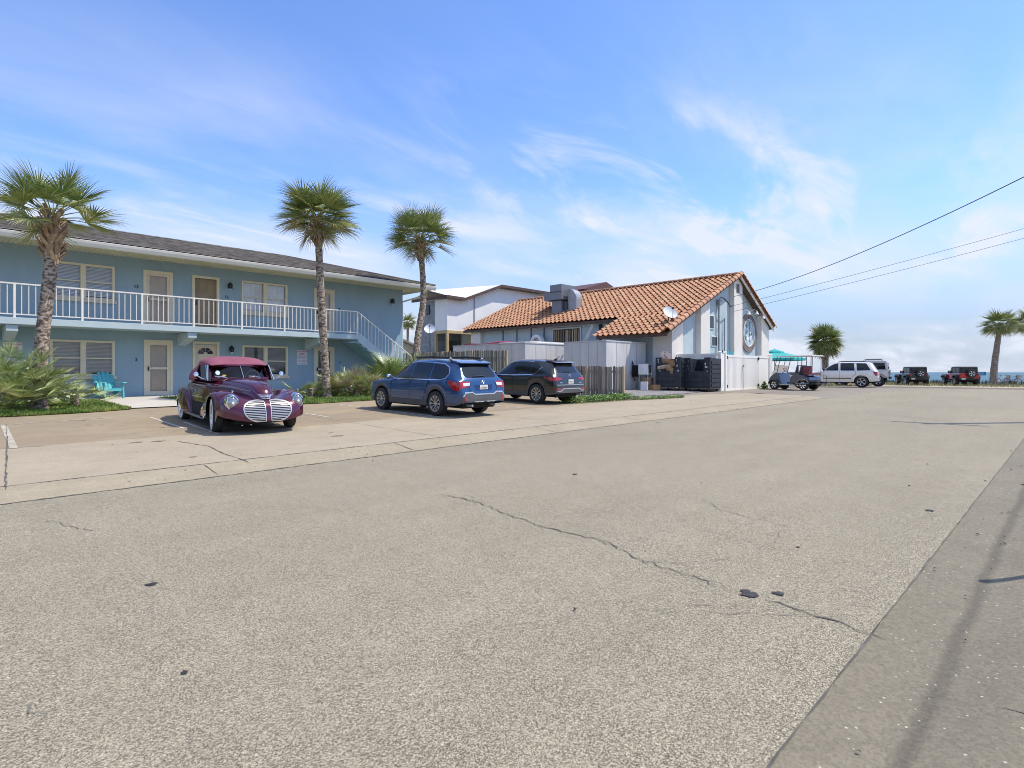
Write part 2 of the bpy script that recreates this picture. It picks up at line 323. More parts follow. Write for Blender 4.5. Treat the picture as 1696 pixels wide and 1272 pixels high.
# tar blots on the road
tar=mat('tar_black',(.022,.021,.02),.75,vs=30,c2=(.05,.047,.042))
def blot(c,r,s=1,m=tar,name='tar_blot'):
    mb=MB(); k=30; P=[(c[0]+r*s*math.cos(2*PI*i/k)*(1+.8*noise.noise(Vector((2*math.cos(2*PI*i/k),2*math.sin(2*PI*i/k),c[0]*9)))),c[1]+r*math.sin(2*PI*i/k)*(1+.8*noise.noise(Vector((2*math.cos(2*PI*i/k),2*math.sin(2*PI*i/k),c[1]*9))))) for i in range(k)]
    mb.add([(x,y,zg(x,y)+.006) for x,y in P]+[(c[0],c[1],zg(*c)+.008)],[(i,(i+1)%k,k) for i in range(k)]); return struct(mb.build(name,m))
for p,r in (((1240,986),.055),((1290,984),.028),((250,969),.032),((306,1115),.015),((1322,907),.014),((1540,846),.035),((952,786),.03)): blot(gp(*p),r,1)
for p,r in (((135,697),.05),((146,704),.035),((168,704),.03),((225,733),.06),((262,731),.06),((320,757),.03),((560,722),.07),((548,717),.04),((1090,700),.05)): blot(gp(*p),r,1.6,mat('oil_stain',(.16,.125,.09),.7,vs=20,c2=(.26,.21,.155)),'oil_stain')
rb=random.Random(3)
mlf=mat('leaf_litter',(.09,.065,.04),.9,var=.4,islands=.5); mb=MB()
for i in range(200):
    X=rb.uniform(1.5,20); Y=rb.choice([rb.uniform(.35,.8),rb.uniform(.8,7.6),rb.uniform(7.8,15),rb.uniform(7.7,8.6)]); a=rb.uniform(0,PI); l=rb.uniform(.006,.02); q=l*.4; z=zg(X,Y)
    mb.add([(X+math.cos(a)*l,Y+math.sin(a)*l,z+.008),(X-math.sin(a)*q,Y+math.cos(a)*q,z+.02),(X-math.cos(a)*l,Y-math.sin(a)*l,z+.008),(X+math.sin(a)*q,Y-math.cos(a)*q,z+.012)],[(0,1,2,3)])
tag(mb.build('leaf_litter',mlf,fix=False),'tiny dry leaf bits scattered over the road and lot','litter',kind='stuff')
# sea
msea=bpy.data.materials.new('sea_water'); msea.use_nodes=True; t=msea.node_tree; p=t.nodes['Principled BSDF']; p.inputs['Base Color'].default_value=(.035,.13,.145,1); p.inputs['Roughness'].default_value=.35; p.inputs['Specular IOR Level'].default_value=.25
co=t.nodes.new('ShaderNodeTexCoord'); mp=t.nodes.new('ShaderNodeMapping'); mp.inputs['Scale'].default_value=(.35,.08,1); t.links.new(co.outputs['Object'],mp.inputs[0])
no=t.nodes.new('ShaderNodeTexNoise'); no.inputs['Scale'].default_value=1; no.inputs['Detail'].default_value=6; t.links.new(mp.outputs[0],no.inputs[0])
bp=t.nodes.new('ShaderNodeBump'); bp.inputs['Strength'].default_value=.7; bp.inputs['Distance'].default_value=.6; t.links.new(no.outputs[0],bp.inputs['Height']); t.links.new(bp.outputs[0],p.inputs['Normal'])
cr=t.nodes.new('ShaderNodeValToRGB'); cr.color_ramp.elements[0].position=.35; cr.color_ramp.elements[0].color=(.012,.075,.095,1); cr.color_ramp.elements[1].position=.7; cr.color_ramp.elements[1].color=(.03,.115,.125,1); t.links.new(no.outputs[0],cr.inputs[0]); t.links.new(cr.outputs[0],p.inputs['Base Color'])
mb=MB(); mb.grid([[(x,y,-3.2) for y in (-9000,-2000,-500,0,500,2000,9000)] for x in (86,150,400,1200,4000,9000)]); o=mb.build('sea',msea,fix=False)
if o.data.polygons[0].normal.z<0: o.data.flip_normals()
struct(o)
# grass tufts and weeds
def blades(name,n,pt,h,m,label,seed,wid=.012,lean=.5):
    r=random.Random(seed); mb=MB()
    for i in range(n):
        X,Y=pt(r)
        if X is None: continue
        a=r.uniform(0,2*PI); hh=h*r.uniform(.5,1.3); z=zg(X,Y)+.02; q=wid*r.uniform(.7,1.4); lx,ly=r.uniform(-lean,lean)*hh,r.uniform(-lean,lean)*hh
        mb.add([(X+math.cos(a)*q,Y+math.sin(a)*q,z),(X-math.cos(a)*q,Y-math.sin(a)*q,z),(X+lx,Y+ly,z+hh)],[(0,1,2)])
    return tag(mb.build(name,m,fix=False),label,'grass',kind='stuff')
mgb=mat('grass_blade',(.10,.19,.025),.6,vs=1.2,c2=(.24,.30,.06),islands=.35)
def pA(r):
    X=r.uniform(-2,3.85); lo=18.1+.12*math.sin(X*1.7)+.25*max(0,X-1.5); return X,lo+(24.1-lo)*r.random()**1.6-.05
def pB(r):
    X=r.uniform(5.8,18.4); lo=(19.2 if X<6.6 else 17.6+.4*math.exp(-(X-6.6)*2))+.1*math.sin(X*1.3); return X,lo+(24.1-lo)*r.random()**1.6-.05
blades('lawn_grass',26000,pA,.07,mgb,'short mown grass beside the walkway in front of the turquoise chair',1)
blades('lawn_grass',36000,pB,.075,mgb,'bright green grass strip between the shrubs and the parking lot',2)
mwd=mat('weed_leaf',(.06,.15,.02),.55,vs=2,c2=(.20,.32,.06),islands=.4)
def leaves(name,n,pt,m,label,seed,sz=.05,kind='stuff',cat='weeds',hmax=.3):
    r=random.Random(seed); mb=MB()
    for i in range(n):
        X,Y,hh=pt(r); z=zg(X,Y)+r.random()*hh; a=r.uniform(0,2*PI); b=r.uniform(-.6,.9); s=sz*r.uniform(.6,1.4)
        d=Vector((math.cos(a)*math.cos(b),math.sin(a)*math.cos(b),math.sin(b))); q=Vector((-math.sin(a),math.cos(a),r.uniform(-.4,.4)))*s*.42; c=Vector((X,Y,z))
        mb.add([c,c+d*s*.5+q,c+d*s,c+d*s*.5-q],[(0,1,2,3)])
    return tag(mb.build(name,m,fix=False),label,cat,kind=kind)
def pW(r):
    X=r.uniform(15.2,18.9); Y=12.4+r.gauss(0,.22)+.25*max(0,(17-X))*.3; return X,Y,.22
leaves('weed_patch',5200,pW,mwd,'leafy green weeds along the foot of the short picket fence',5)
def pW2(r):
    X=r.uniform(18.6,21.3); Y=12.0-.22*(X-18.6)+r.gauss(0,.13)*(1.2-(X-18.6)/3); return X,Y,.1
leaves('weed_patch',2600,pW2,mwd,'thin tongue of low grass reaching out from the fence end',6,.04)
def pW3(r): a=r.uniform(0,2*PI); q=abs(r.gauss(0,.22)); return 32.35+q*math.cos(a),12.45+.5*q*math.sin(a),.42*max(.1,1-q*1.8)
leaves('weed_clump',700,pW3,mwd,'yellow-green weed clump at the foot of the white gate','7',.07)
def pD(r):
    X=r.uniform(63,76); return X,r.uniform(-12,26)
blades('dune_grass',7000,pD,.22,mat('dune_blade',(.20,.22,.08),.7,vs=.6,c2=(.36,.32,.16),islands=.3),'sparse dry grass on the sandy verge where the jeeps park',8,.03)
def pD2(r): return 76.5+r.random()*2.5,r.uniform(-25,45)
blades('dune_grass',6000,pD2,.45,mat('dune_dark',(.05,.07,.03),.7,vs=.6,c2=(.12,.13,.06),islands=.3),'dark low scrub line along the top of the beach',9,.05)
def pE(r): return r.uniform(46.5,59),r.uniform(13,24)
blades('dune_grass',2500,pE,.12,mat('dune_blade2',(.26,.27,.09),.7,vs=.6,c2=(.36,.34,.16),islands=.3),'dry yellow grass behind the white wagon',10,.04)
# ---------------- helpers for buildings ----------------
class WB(MB):
    """mesh builder in world coordinates; subtracts the root's location on build"""
    def wb(s,name,m,root,parent=None,**k):
        L=root.location; s.v=[(x-L.x,y-L.y,z-L.z) for x,y,z in s.v]; return s.build(name,m,parent or root,**k)
def wall_holes(mb,ax,c0,c1,u0,u1,z0,z1,holes):
    """wall slab with rectangular openings; ax='x': runs along X, thickness c0..c1 in Y; ax='y': along Y"""
    us=sorted({u0,u1}|{h[0] for h in holes}|{h[1] for h in holes}); zs=sorted({z0,z1}|{h[2] for h in holes}|{h[3] for h in holes})
    for a,b in zip(us,us[1:]):
        for c,d in zip(zs,zs[1:]):
            if any(h[0]<=(a+b)/2<=h[1] and h[2]<=(c+d)/2<=h[3] for h in holes): continue
            if ax=='x': mb.box(a,b,c0,c1,c,d)
            else: mb.box(c0,c1,a,b,c,d)
def snapmat(name,cols,su,sv,rough=.8,noisev=.25,axis=('X','Y'),stag=.5,bump=0):
    """per-unit colour (tiles, shingles) from snapped object coordinates"""
    m=bpy.data.materials.new(name); m.use_nodes=True; t=m.node_tree; n=t.nodes; l=t.links; p=n['Principled BSDF']; p.inputs['Roughness'].default_value=rough; p.inputs['Specular IOR Level'].default_value=.3
    co=n.new('ShaderNodeTexCoord'); sp=n.new('ShaderNodeSeparateXYZ'); l.new(co.outputs['Object'],sp.inputs[0])
    def mth(op,a,b=None):
        q=n.new('ShaderNodeMath'); q.operation=op
        for i,x in enumerate((a,b)):
            if x is None: continue
            if isinstance(x,(int,float)): q.inputs[i].default_value=x
            else: l.new(x,q.inputs[i])
        return q.outputs[0]
    row=mth('FLOOR',mth('DIVIDE',sp.outputs[axis[1]],sv)); col=mth('FLOOR',mth('ADD',mth('DIVIDE',sp.outputs[axis[0]],su),mth('MULTIPLY',row,stag)))
    cb_=n.new('ShaderNodeCombineXYZ'); l.new(col,cb_.inputs[0]); l.new(row,cb_.inputs[1]); wn=n.new('ShaderNodeTexWhiteNoise'); l.new(cb_.outputs[0],wn.inputs[0])
    cr=n.new('ShaderNodeValToRGB'); cr.color_ramp.interpolation='LINEAR'; e=cr.color_ramp.elements
    e[0].color=rgb(cols[0]); e[0].position=0; e[1].color=rgb(cols[-1]); e[1].position=1
    for i,c in enumerate(cols[1:-1]): x=e.new((i+1)/(len(cols)-1)); x.color=rgb(c)
    l.new(wn.outputs[0],cr.inputs[0])
    no=n.new('ShaderNodeTexNoise'); no.inputs['Scale'].default_value=2.0; no.inputs['Detail'].default_value=7; l.new(co.outputs['Object'],no.inputs[0])
    mr=n.new('ShaderNodeMapRange'); mr.inputs[1].default_value=.3; mr.inputs[2].default_value=.7; mr.inputs[3].default_value=1-noisev; mr.inputs[4].default_value=1+noisev; l.new(no.outputs[0],mr.inputs[0])
    hs=n.new('ShaderNodeHueSaturation'); l.new(mr.outputs[0],hs.inputs['Value']); l.new(cr.outputs[0],hs.inputs['Color']); l.new(hs.outputs[0],p.inputs['Base Color'])
    return m
blue=mat('blue_stucco',(.27,.375,.445),.85,vs=.9,c2=(.315,.425,.49),stretch=(1.4,1.4,.35),bump=.5,bs=35,detail=7)
ltblue=mat('pale_blue_paint',(.46,.55,.57),.6,vs=2,c2=(.52,.61,.62),detail=6)
cream=mat('cream_trim',(.68,.61,.45),.6,vs=4,c2=(.74,.67,.51)); railw=mat('rail_paint',(.80,.74,.66),.5,vs=6,c2=(.84,.80,.73))
doort=mat('door_paint',(.66,.56,.43),.6,vs=3,c2=(.71,.60,.47)); doorbr=mat('door_brown',(.28,.21,.135),.6,vs=3,c2=(.33,.25,.16))
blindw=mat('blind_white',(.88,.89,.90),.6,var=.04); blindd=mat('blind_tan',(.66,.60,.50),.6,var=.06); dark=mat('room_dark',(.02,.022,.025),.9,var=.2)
blk=mat('black_metal',(.015,.015,.017),.45,var=.2); white=mat('white_paint',(.80,.80,.79),.5,vs=3,c2=(.72,.72,.70),detail=6); gutw=mat('gutter_white',(.84,.80,.72),.4,vs=2,c2=(.78,.74,.66))
soff=mat('soffit_cream',(.66,.58,.38),.6,vs=2,c2=(.72,.64,.44)); lampg=mat('lamp_glass',(.7,.7,.68),.2,var=.05)
def glassmat(name,tint=(.8,.85,.85),mixv=.25,rough=.02):
    m=bpy.data.materials.new(name); m.use_nodes=True; t=m.node_tree; n=t.nodes; l=t.links; n.remove(n['Principled BSDF'])
    tr=n.new('ShaderNodeBsdfTransparent'); tr.inputs[0].default_value=rgb(tint); g=n.new('ShaderNodeBsdfGlossy'); g.inputs['Roughness'].default_value=rough; g.inputs['Color'].default_value=(.95,.95,1,1)
    fr=n.new('ShaderNodeFresnel'); fr.inputs[0].default_value=1.5; ad=n.new('ShaderNodeMath'); ad.operation='ADD'; ad.use_clamp=True; ad.inputs[1].default_value=mixv; l.new(fr.outputs[0],ad.inputs[0])
    mx_=n.new('ShaderNodeMixShader'); l.new(ad.outputs[0],mx_.inputs[0]); l.new(tr.outputs[0],mx_.inputs[1]); l.new(g.outputs[0],mx_.inputs[2]); l.new(mx_.outputs[0],n['Material Output'].inputs[0]); return m
glass=glassmat('window_glass',(.95,.97,.97),mixv=.02); tglass=glassmat('screen_glass',(.95,.95,.94),mixv=.0,rough=.1)
# ---------------- blue two-storey apartment building ----------------
YW=25.7; YB_=24.3; B=thing('apartment_building','blue two-storey apartment building with cream doors, white balcony railing and grey shingle roof','building',(5,YW,.4))
WINL=[(2.85,4.76,1.2,2.5),(9.36,11.36,1.17,2.5)]; WINU=[(2.85,4.76,4.0,5.28),(9.33,11.34,3.93,5.30)]
DL=[(5.70,6.70),(7.41,8.43),(12.62,13.65)]; DU=[(5.68,6.69),(7.39,8.43),(12.62,13.65)]
holes=[(a+.06,b-.06,c+.06,d-.06) for a,b,c,d in WINL+WINU]+[(a+.09,b-.09,.44,2.47) for a,b in DL]+[(a+.09,b-.09,3.12,5.2) for a,b in DU]+[(-4,-3,.44,2.45),(-1.2,.6,1.2,2.5),(-4,-3,3.12,5.2)]
mb=WB(); wall_holes(mb,'x',YW,YW+.2,-8,17.6,.2,5.72,holes); mb.box(17.4,17.598,YW+.2,34,.2,5.72); mb.box(-8,17.4,33.8,34,.2,5.72); mb.box(-8,-7.8,YW+.2,33.8,.2,5.72); mb.wb('wall',blue,B)
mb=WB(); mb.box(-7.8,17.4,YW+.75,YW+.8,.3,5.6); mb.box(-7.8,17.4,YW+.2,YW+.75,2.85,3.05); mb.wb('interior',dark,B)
def window(a,b,c,d,blm,rnd,curt=False):
    mb=WB(); y0,y1=YW-.03,YW+.07; t=.075
    mb.box(a,b,y0,y1,d-t,d); mb.box(a,b,y0,y1,c,c+t); mb.box(a,a+t,y0,y1,c+t,d-t); mb.box(b-t,b,y0,y1,c+t,d-t)
    m_=(a+b)/2; mb.box(m_-.07,m_+.07,y0-.003,y1,c+t,d-t); zc=(c+d)/2
    for p,q in ((a+t,m_-.07),(m_+.07,b-t)): mb.box(p,q,y0+.02,y1-.02,zc-.02,zc+.02); mb.box(p,p+.02,y0+.03,y1-.03,c+t,d-t); mb.box(q-.02,q,y0+.03,y1-.03,c+t,d-t)
    f=mb.wb('window',cream,B)
    s_=WB(); s_.box(a-.03,b+.05,YW-.09,YW-.001,c-.11,c-.002); s_.wb('sill',mat('sill_tan',(.60,.52,.40),.7,vs=5,c2=(.66,.58,.45)),B,f)
    g=WB()
    for p,q in ((a+t+.02,m_-.09),(m_+.09,b-t-.02)):
        for e,h in ((c+t,zc-.02),(zc+.02,d-t)): g.add([(p,YW+.03,e),(q,YW+.03,e),(q,YW+.03,h),(p,YW+.03,h)],[(0,1,2,3)])
    g.wb('pane',glass,B,f,fix=False)
    k=WB()
    for p,q in ((a+t,m_-.07),(m_+.07,b-t)):
        if curt:
            n=18; rows=[[(lerp(p,q,i/n),YW+.12+.018*math.sin(i*1.9+p),z) for z in (c+t,d-t)] for i in range(n+1)]; k.grid(rows)
        else:
            z=c+t+.02+(.03 if p>a+t+.1 else 0)
            while z<d-t: k.add([(p,YW+.085,z),(q,YW+.085,z),(q,YW+.115,z+.043),(p,YW+.115,z+.043)],[(0,1,2,3)]); z+=.05
    k.wb('curtain' if curt else 'blind',blm,B,f,fix=False)
    return f
window(*WINL[0],blindd,1); window(*WINL[1],mat('blind_dark',(.22,.22,.20),.6),2); window(*WINU[0],blindw,3); window(*WINU[1],mat('curtain_white',(.88,.88,.88),.9,var=.06),4,True); window(-1.2,.6,1.14,2.56,blindd,5)
def door(a,b,z0,z1,m,kind):
    f=WB(); t=.10; f.box(a,a+t,YW-.035,YW+.1,z0,z1); f.box(b-t,b,YW-.035,YW+.1,z0,z1); f.box(a+t,b-t,YW-.035,YW+.1,z1-t,z1); F=f.wb('door_frame',cream,B)
    p,q=a+t,b-t; d=WB(); d.box(p,q,YW+.09,YW+.13,z0+.01,z1-t)
    w_=(q-p); cols=((p+.12,p+w_*.46),(p+w_*.54,q-.12)); H_=z1-t-z0
    for u,v in cols:
        for e,h in ((.1,.36),(.42,.66),(.72,.93)):
            if kind=='fan' and e>.7: continue
            d.box(u,v,YW+.078,YW+.0895,z0+H_*e,z0+H_*h); d.box(u+.05,v-.05,YW+.066,YW+.0775,z0+H_*e+.05,z0+H_*h-.05)
    D=d.wb('door',m,B,F)
    if kind=='fan':
        mb=WB(); cx=(p+q)/2; zc=z0+H_*.80; n=14
        for i in range(4):
            a0,a1=PI*(i+.08)/4,PI*(i+.92)/4; pts=[(cx+.08*math.cos(a0),zc+.08*math.sin(a0)*1.1)]+[(cx+.29*math.cos(lerp(a0,a1,j/5)),zc+.26*math.sin(lerp(a0,a1,j/5))) for j in range(6)]+[(cx+.08*math.cos(a1),zc+.08*math.sin(a1)*1.1)]
            mb.prism(pts,'y',YW+.072,YW+.088)
        mb.wb('fanlight',mat('fan_glass',(.02,.02,.025),.1,var=.1),B,D)
        mb=WB(); mb.box(cx-.02,cx+.02,YW+.065,YW+.088,z0+H_*.64,z0+H_*.70); mb.wb('knocker',blk,B,D)
    if kind in('storm','storm2'):
        s_=WB(); s_.box(p,p+.11,YW-.01,YW+.03,z0,z1-t); s_.box(q-.11,q,YW-.01,YW+.03,z0,z1-t); s_.box(p+.11,q-.11,YW-.01,YW+.03,z0,z0+.16); s_.box(p+.11,q-.11,YW-.01,YW+.03,z1-t-.1,z1-t); s_.box(p+.11,q-.11,YW-.01,YW+.03,z0+H_*.49,z0+H_*.53)
        SD=s_.wb('storm_door',cream if kind=='storm' else doort,B,F)
        g=WB()
        for e,h in ((z0+.16,z0+H_*.49),(z0+H_*.53,z1-t-.1)): g.add([(p+.11,YW+.01,e),(q-.11,YW+.01,e),(q-.11,YW+.01,h),(p+.11,YW+.01,h)],[(0,1,2,3)])
        g.wb('pane',tglass,B,SD,fix=False)
    h=WB(); h.box(p+.03,p+.07,YW-.045,YW-.011,z0+.95,z0+1.12); h.box(p+.035,p+.06,YW-.08,YW-.046,z0+.98,z0+1.1); h.wb('handle',blk,B,F)
    if z0<1: s2=WB(); s2.box(a-.02,b+.02,YW-.25,YW-.001,.2,z0-.002); s2.wb('doorstep',blue,B)
door(*DL[0],.44,2.6,doort,'storm'); door(*DL[1],.44,2.6,doort,'fan'); door(*DL[2],.44,2.56,mat('door_screen',(.16,.14,.11),.6),'storm')
door(*DU[0],3.14,5.30,doort,'storm2'); door(*DU[1],3.14,5.30,doorbr,'plain'); door(*DU[2],3.14,5.31,mat('door_pink',(.70,.60,.50),.6),'storm2')
mnum=mat('number_dark',(.03,.045,.06),.6)
L0=B.location
for s_,x,z,sz in (('12',5.45,4.62,.17),('13',8.72,4.52,.16),('14',13.9,4.42,.15),('2',5.45,1.82,.15),('T',5.45,1.60,.10),('4',13.95,1.82,.15)):
    if s_=='T': continue
    text(s_,sz,mnum,B,(x-L0.x,-.012,z-L0.z),name='door_number',bold=.004)
def wall_lamp(x,z):
    mb=WB(); mb.box(x-.05,x+.05,YW-.02,YW-.001,z-.08,z+.10); mb.tube([(x,YW-.02,z+.06),(x,YW-.10,z+.15),(x,YW-.17,z+.10)],.012,6); mb.lathe([(.0,z+.14),(.03,z+.12),(.105,z+.02),(.085,z+.02),(.085,z-.10),(.095,z-.11),(.03,z-.14),(0,z-.14)],10,(x,YW-.17,0)); l=mb.wb('wall_lamp',blk,B,smooth=True)
    g=WB(); g.ball((x,YW-.17,z-.15),.045,8); g.wb('bulb',lampg,B,l,smooth=True)
for x,z in ((8.82,5.0),(8.88,2.32),(16.89,5.05)): wall_lamp(x,z)
# balcony slab, brackets, stairs, railing
mb=WB(); mb.box(-8,14.1,YB_-.05,YW-.002,2.90,3.08); mb.box(-8,14.1,YB_-.085,YB_-.052,2.88,3.10); mb.wb('balcony_slab',ltblue,B,bevel=.008)
for x in (-3.5,1.75,7.0,12.3): mb=WB(); mb.prism([(YB_-.02,2.878),(YB_-.02,2.66),(YB_+.15,2.62),(YW-.003,2.40),(YW-.003,2.878)],'x',x-.15,x+.15); mb.wb('bracket',ltblue,B,bevel=.01)
mb=WB(); n=14; dz=(3.08-.42)/n; dx_=.285
for i in range(n): mb.box(14.1+i*dx_,14.1+(i+1)*dx_+.03,YB_+.02,YW-.02,3.08-(i+1)*dz-.05,3.08-(i+1)*dz)
mb.wb('stair_treads',ltblue,B)
mb=WB(); xe=14.1+n*dx_
for y in (YB_-.06,YW-.07): mb.prism([(14.1,3.1),(14.25,3.1),(xe+.2,.55),(xe+.2,.25),(xe-.25,.25),(14.1,2.78)],'y',y,y+.06)
mb.wb('stair_stringers',ltblue,B)
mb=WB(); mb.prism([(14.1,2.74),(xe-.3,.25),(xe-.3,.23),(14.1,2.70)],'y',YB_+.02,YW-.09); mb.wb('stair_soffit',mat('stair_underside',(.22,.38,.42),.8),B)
posts=[.05,1.81,3.57,5.33,7.05,8.83,10.59,12.34,14.08]
balp=WB(); L=B.location; balp.box(-.011,.011,-.011,.011,-.48,.48); bal_proto=balp.build('baluster',railw,None)
cnt=0
for a,b in zip([-1.7]+posts,posts):
    mb=WB(); mb.box(a,b,YB_-.045,YB_+.015,4.17,4.215); mb.box(a,b,YB_-.03,YB_+.0,3.19,3.225); mb.box(b-.03,b+.03,YB_-.05,YB_+.01,3.10,4.168); rl=mb.wb('railing',railw,B)
    for i in range(1,10):
        x=a+(b-a)*i/10; o=bal_proto if cnt==0 else bal_proto.copy()
        if cnt: COL.objects.link(o)
        o.parent=rl; o.location=(x-L.x,YB_-.015-L.y,3.697-L.z); cnt+=1
def rz_(x): return -.668*(x-14.1)
mb=WB()
for yy in (YB_-.015,):
    mb.tube([(14.1,yy,4.19),(16.1,yy,4.19+rz_(16.1)),(17.9,yy,4.19+rz_(17.9)),(18.05,yy,4.19+rz_(18.05)-.02)],.028,6); mb.tube([(14.1,yy,3.22),(17.75,yy,3.22+rz_(17.75))],.018,6)
    mb.tube([(16.05,yy,3.0+rz_(16.05)),(16.05,yy,4.24+rz_(16.05))],.03,4); mb.tube([(17.8,yy,.4),(17.8,yy,4.2+rz_(17.8))],.03,4)
rl=mb.wb('stair_railing',railw,B); bp2=None
for i in range(1,20):
    x=14.1+i*.19
    if bp2 is None:
        q=MB(); q.box(-.011,.011,-.011,.011,-.485,.485); bp2=q.build('baluster',railw,None); o=bp2
    else: o=bp2.copy(); COL.objects.link(o)
    o.parent=rl; o.location=(x-L.x,YB_-.015-L.y,3.70+rz_(x)-L.z)
# eaves and roof
EY=23.9; EX=18.35
mb=WB(); rows=[]; x=-8.3
while x<EX-.1: rows.append([(x,EY+.12,5.655),(x,YW,5.70)]); rows.append([(x+.07,EY+.12,5.655),(x+.07,YW,5.70)]); rows.append([(x+.085,EY+.12,5.675),(x+.085,YW,5.72)]); rows.append([(x+.125,EY+.12,5.675),(x+.125,YW,5.72)]); x+=.14
mb.grid(rows); mb.add([(17.6,YW,5.70),(EX-.1,YW,5.70),(EX-.1,34,5.70),(17.6,34,5.70)],[(0,1,2,3)]); mb.wb('soffit',soff,B,fix=False)
mb=WB(); gp_=[(EY+.11,5.60),(EY+.11,5.83),(EY+.02,5.80),(EY-.02,5.81),(EY-.04,5.80),(EY-.02,5.72),(EY+.02,5.62),(EY+.06,5.60)]; mb.prism(gp_,'x',-8.4,EX+.1)
mb.prism([(EX-.09,5.60),(EX-.09,5.83),(EX+.05,5.80),(EX+.08,5.80),(EX+.02,5.62)],'y',EY+.112,34.2); mb.wb('gutter',gutw,B,bevel=.006)
mb=WB(); mb.tube([(EX-.02,EY+.9,5.62),(EX-.02,EY+.95,5.42),(EX-.1,EY+1.1,5.36),(17.66,YW+.1,5.10),(17.66,YW+.12,4.9),(17.66,YW+.12,.4)],.045,6); mb.wb('downpipe',gutw,B)
RXr,RY,RZ=13.0,30.0,7.50
shm=snapmat('shingles',[(.09,.082,.075),(.15,.137,.125),(.21,.19,.17),(.13,.12,.11),(.25,.225,.20)],.22,.145,.95,.25)
mb=WB(); n=44; rows=[]
for i in range(n+1):
    t=i/n; y=lerp(EY-.02,RY,t); z=lerp(5.845,RZ,t); xr=lerp(EX+.06,RXr,t)
    for e in ((0,.014) if 0<i<n else (0,)):
        rows.append([(lerp(-8.4,xr,j/12),y,z+e) for j in range(13)])
mb.grid(rows)
mb.add([(EX+.06,EY-.02,5.845),(EX+.06,34.2,5.845),(RXr,34.2,RZ),(RXr,RY,RZ)],[(0,1,2,3)]); mb.add([(-8.4,RY,RZ),(RXr,RY,RZ),(RXr,36,5.85),(-8.4,36,5.85)],[(0,1,2,3)])
mb.tube([(EX+.05,EY-.02,5.86),(RXr,RY,RZ+.01),(-8.4,RY,RZ+.01)],.045,6); mb.wb('roof',shm,B,fix=False)
# tow-away signs
mred=mat('sign_red',(.42,.05,.07),.6); mgy=mat('sign_grey',(.35,.33,.40),.6); pinkw=mat('sign_white',(.72,.66,.68),.5)
def tow(cx,cz,w_,h_,label):
    t=thing('wall_sign',label,'sign',(cx,YW-.02,cz)); mb=MB(); mb.box(-w_/2,w_/2,-.006,.006,-h_/2,h_/2); mb.build('plate',pinkw,t); 
    text('TOW AWAY',w_*.175,mred,t,(0,-.008,h_*.40),bold=.002); text('ZONE',w_*.19,mred,t,(0,-.008,h_*.24),bold=.002)
    r=random.Random(4)
    for k in range(6):
        mb=MB(); x=-w_*.42; z=h_*(.10-.10*k); mb.box(-w_*.42,w_*.42,-.0075,-.0065,z-h_*.026,z-h_*.022)
        while x<w_*.4:
            q=r.uniform(.02,.07)*w_; mb.box(x,min(x+q,w_*.42),-.0085,-.0065,z-h_*.024,z+h_*.024); x+=q+.016*w_
        mb.build('print_line',mgy,t)
tow(12.02,2.02,.50,.66,'tow away sign between the lower window and the right door of the blue building'); tow(1.87,2.02,.50,.66,'tow away sign half hidden behind the big left fan palm shrub')
# ---------------- restaurant with barrel tile roof ----------------
rst=mat('restaurant_wall',(.42,.52,.55),.85,vs=1.2,c2=(.52,.61,.62),bump=.3,bs=30,detail=7); pil=mat('pilaster_paint',(.76,.71,.63),.8,vs=1.5,c2=(.82,.77,.69),detail=7); fas=mat('fascia_brown',(.10,.06,.045),.7,var=.3); rakew=mat('rake_white',(.85,.78,.70),.6)
Rr=thing('restaurant_building','stucco restaurant with orange barrel tile roof and round mural on its gable','building',(31,18,.4))
AX,AZ=34.8,7.30; YG=15.3; sL=(7.30-3.40)/(34.8-26.0); sR=.56
def rl_z(X): return AZ-(AX-X)*sL if X<=AX else AZ-(X-AX)*sR
def up(X,o=-.12): return (X,rl_z(X)+o)
mb=WB(); mb.prism([(27.3,.2)]+[up(27.3),up(AX),up(39.7),(39.7,.2)],'y',YG,YG+.2)
g=mb.wb('gable_wall',rst,Rr)
mb=WB(); mb.box(27.3,27.5,YG+.2,19.2,.2,rl_z(27.3)-.15); mb.box(29.2,29.4,19.2,33.4,.2,rl_z(29.2)-.15); mb.box(27.5,29.4,19.0,19.2,.2,3.9); mb.box(39.5,39.7,YG+.2,33.4,.2,rl_z(39.6)-.15); mb.prism([(29.2,.2),up(29.4),up(AX),up(39.7),(39.7,.2)],'y',33.2,33.4); mb.wb('side_wall',rst,Rr)
for a,b,pr in ((27.1,28.3,.14),(30.0,31.1,.3),(34.3,35.5,.3),(38.5,39.75,.3)):
    mb=WB(); pts=[(a,.2)]+[up(a,-.14)]+([up(AX,-.14)] if a<AX<b else [])+[up(b,-.14),(b,.2)]; mb.prism(pts,'y',YG-pr,YG-.001); mb.wb('pilaster',pil,Rr,bevel=.01)
mb=WB(); mb.box(27.1,27.298,YG,YG+1.0,.2,rl_z(27.1)-.14)
mb.wb('pilaster',pil,Rr,bevel=.01); mb=WB(); mb.box(28.95,29.198,32.1,33.2,.2,4.4); mb.wb('pilaster',pil,Rr,bevel=.01)
mb=WB()
for y in (29.9,28.5,27.1,25.9): mb.box(29.15,29.198,y-.05,y+.05,.4,4.35)
mb.wb('panel_strip',mat('strip_grey',(.16,.21,.23),.8),Rr)
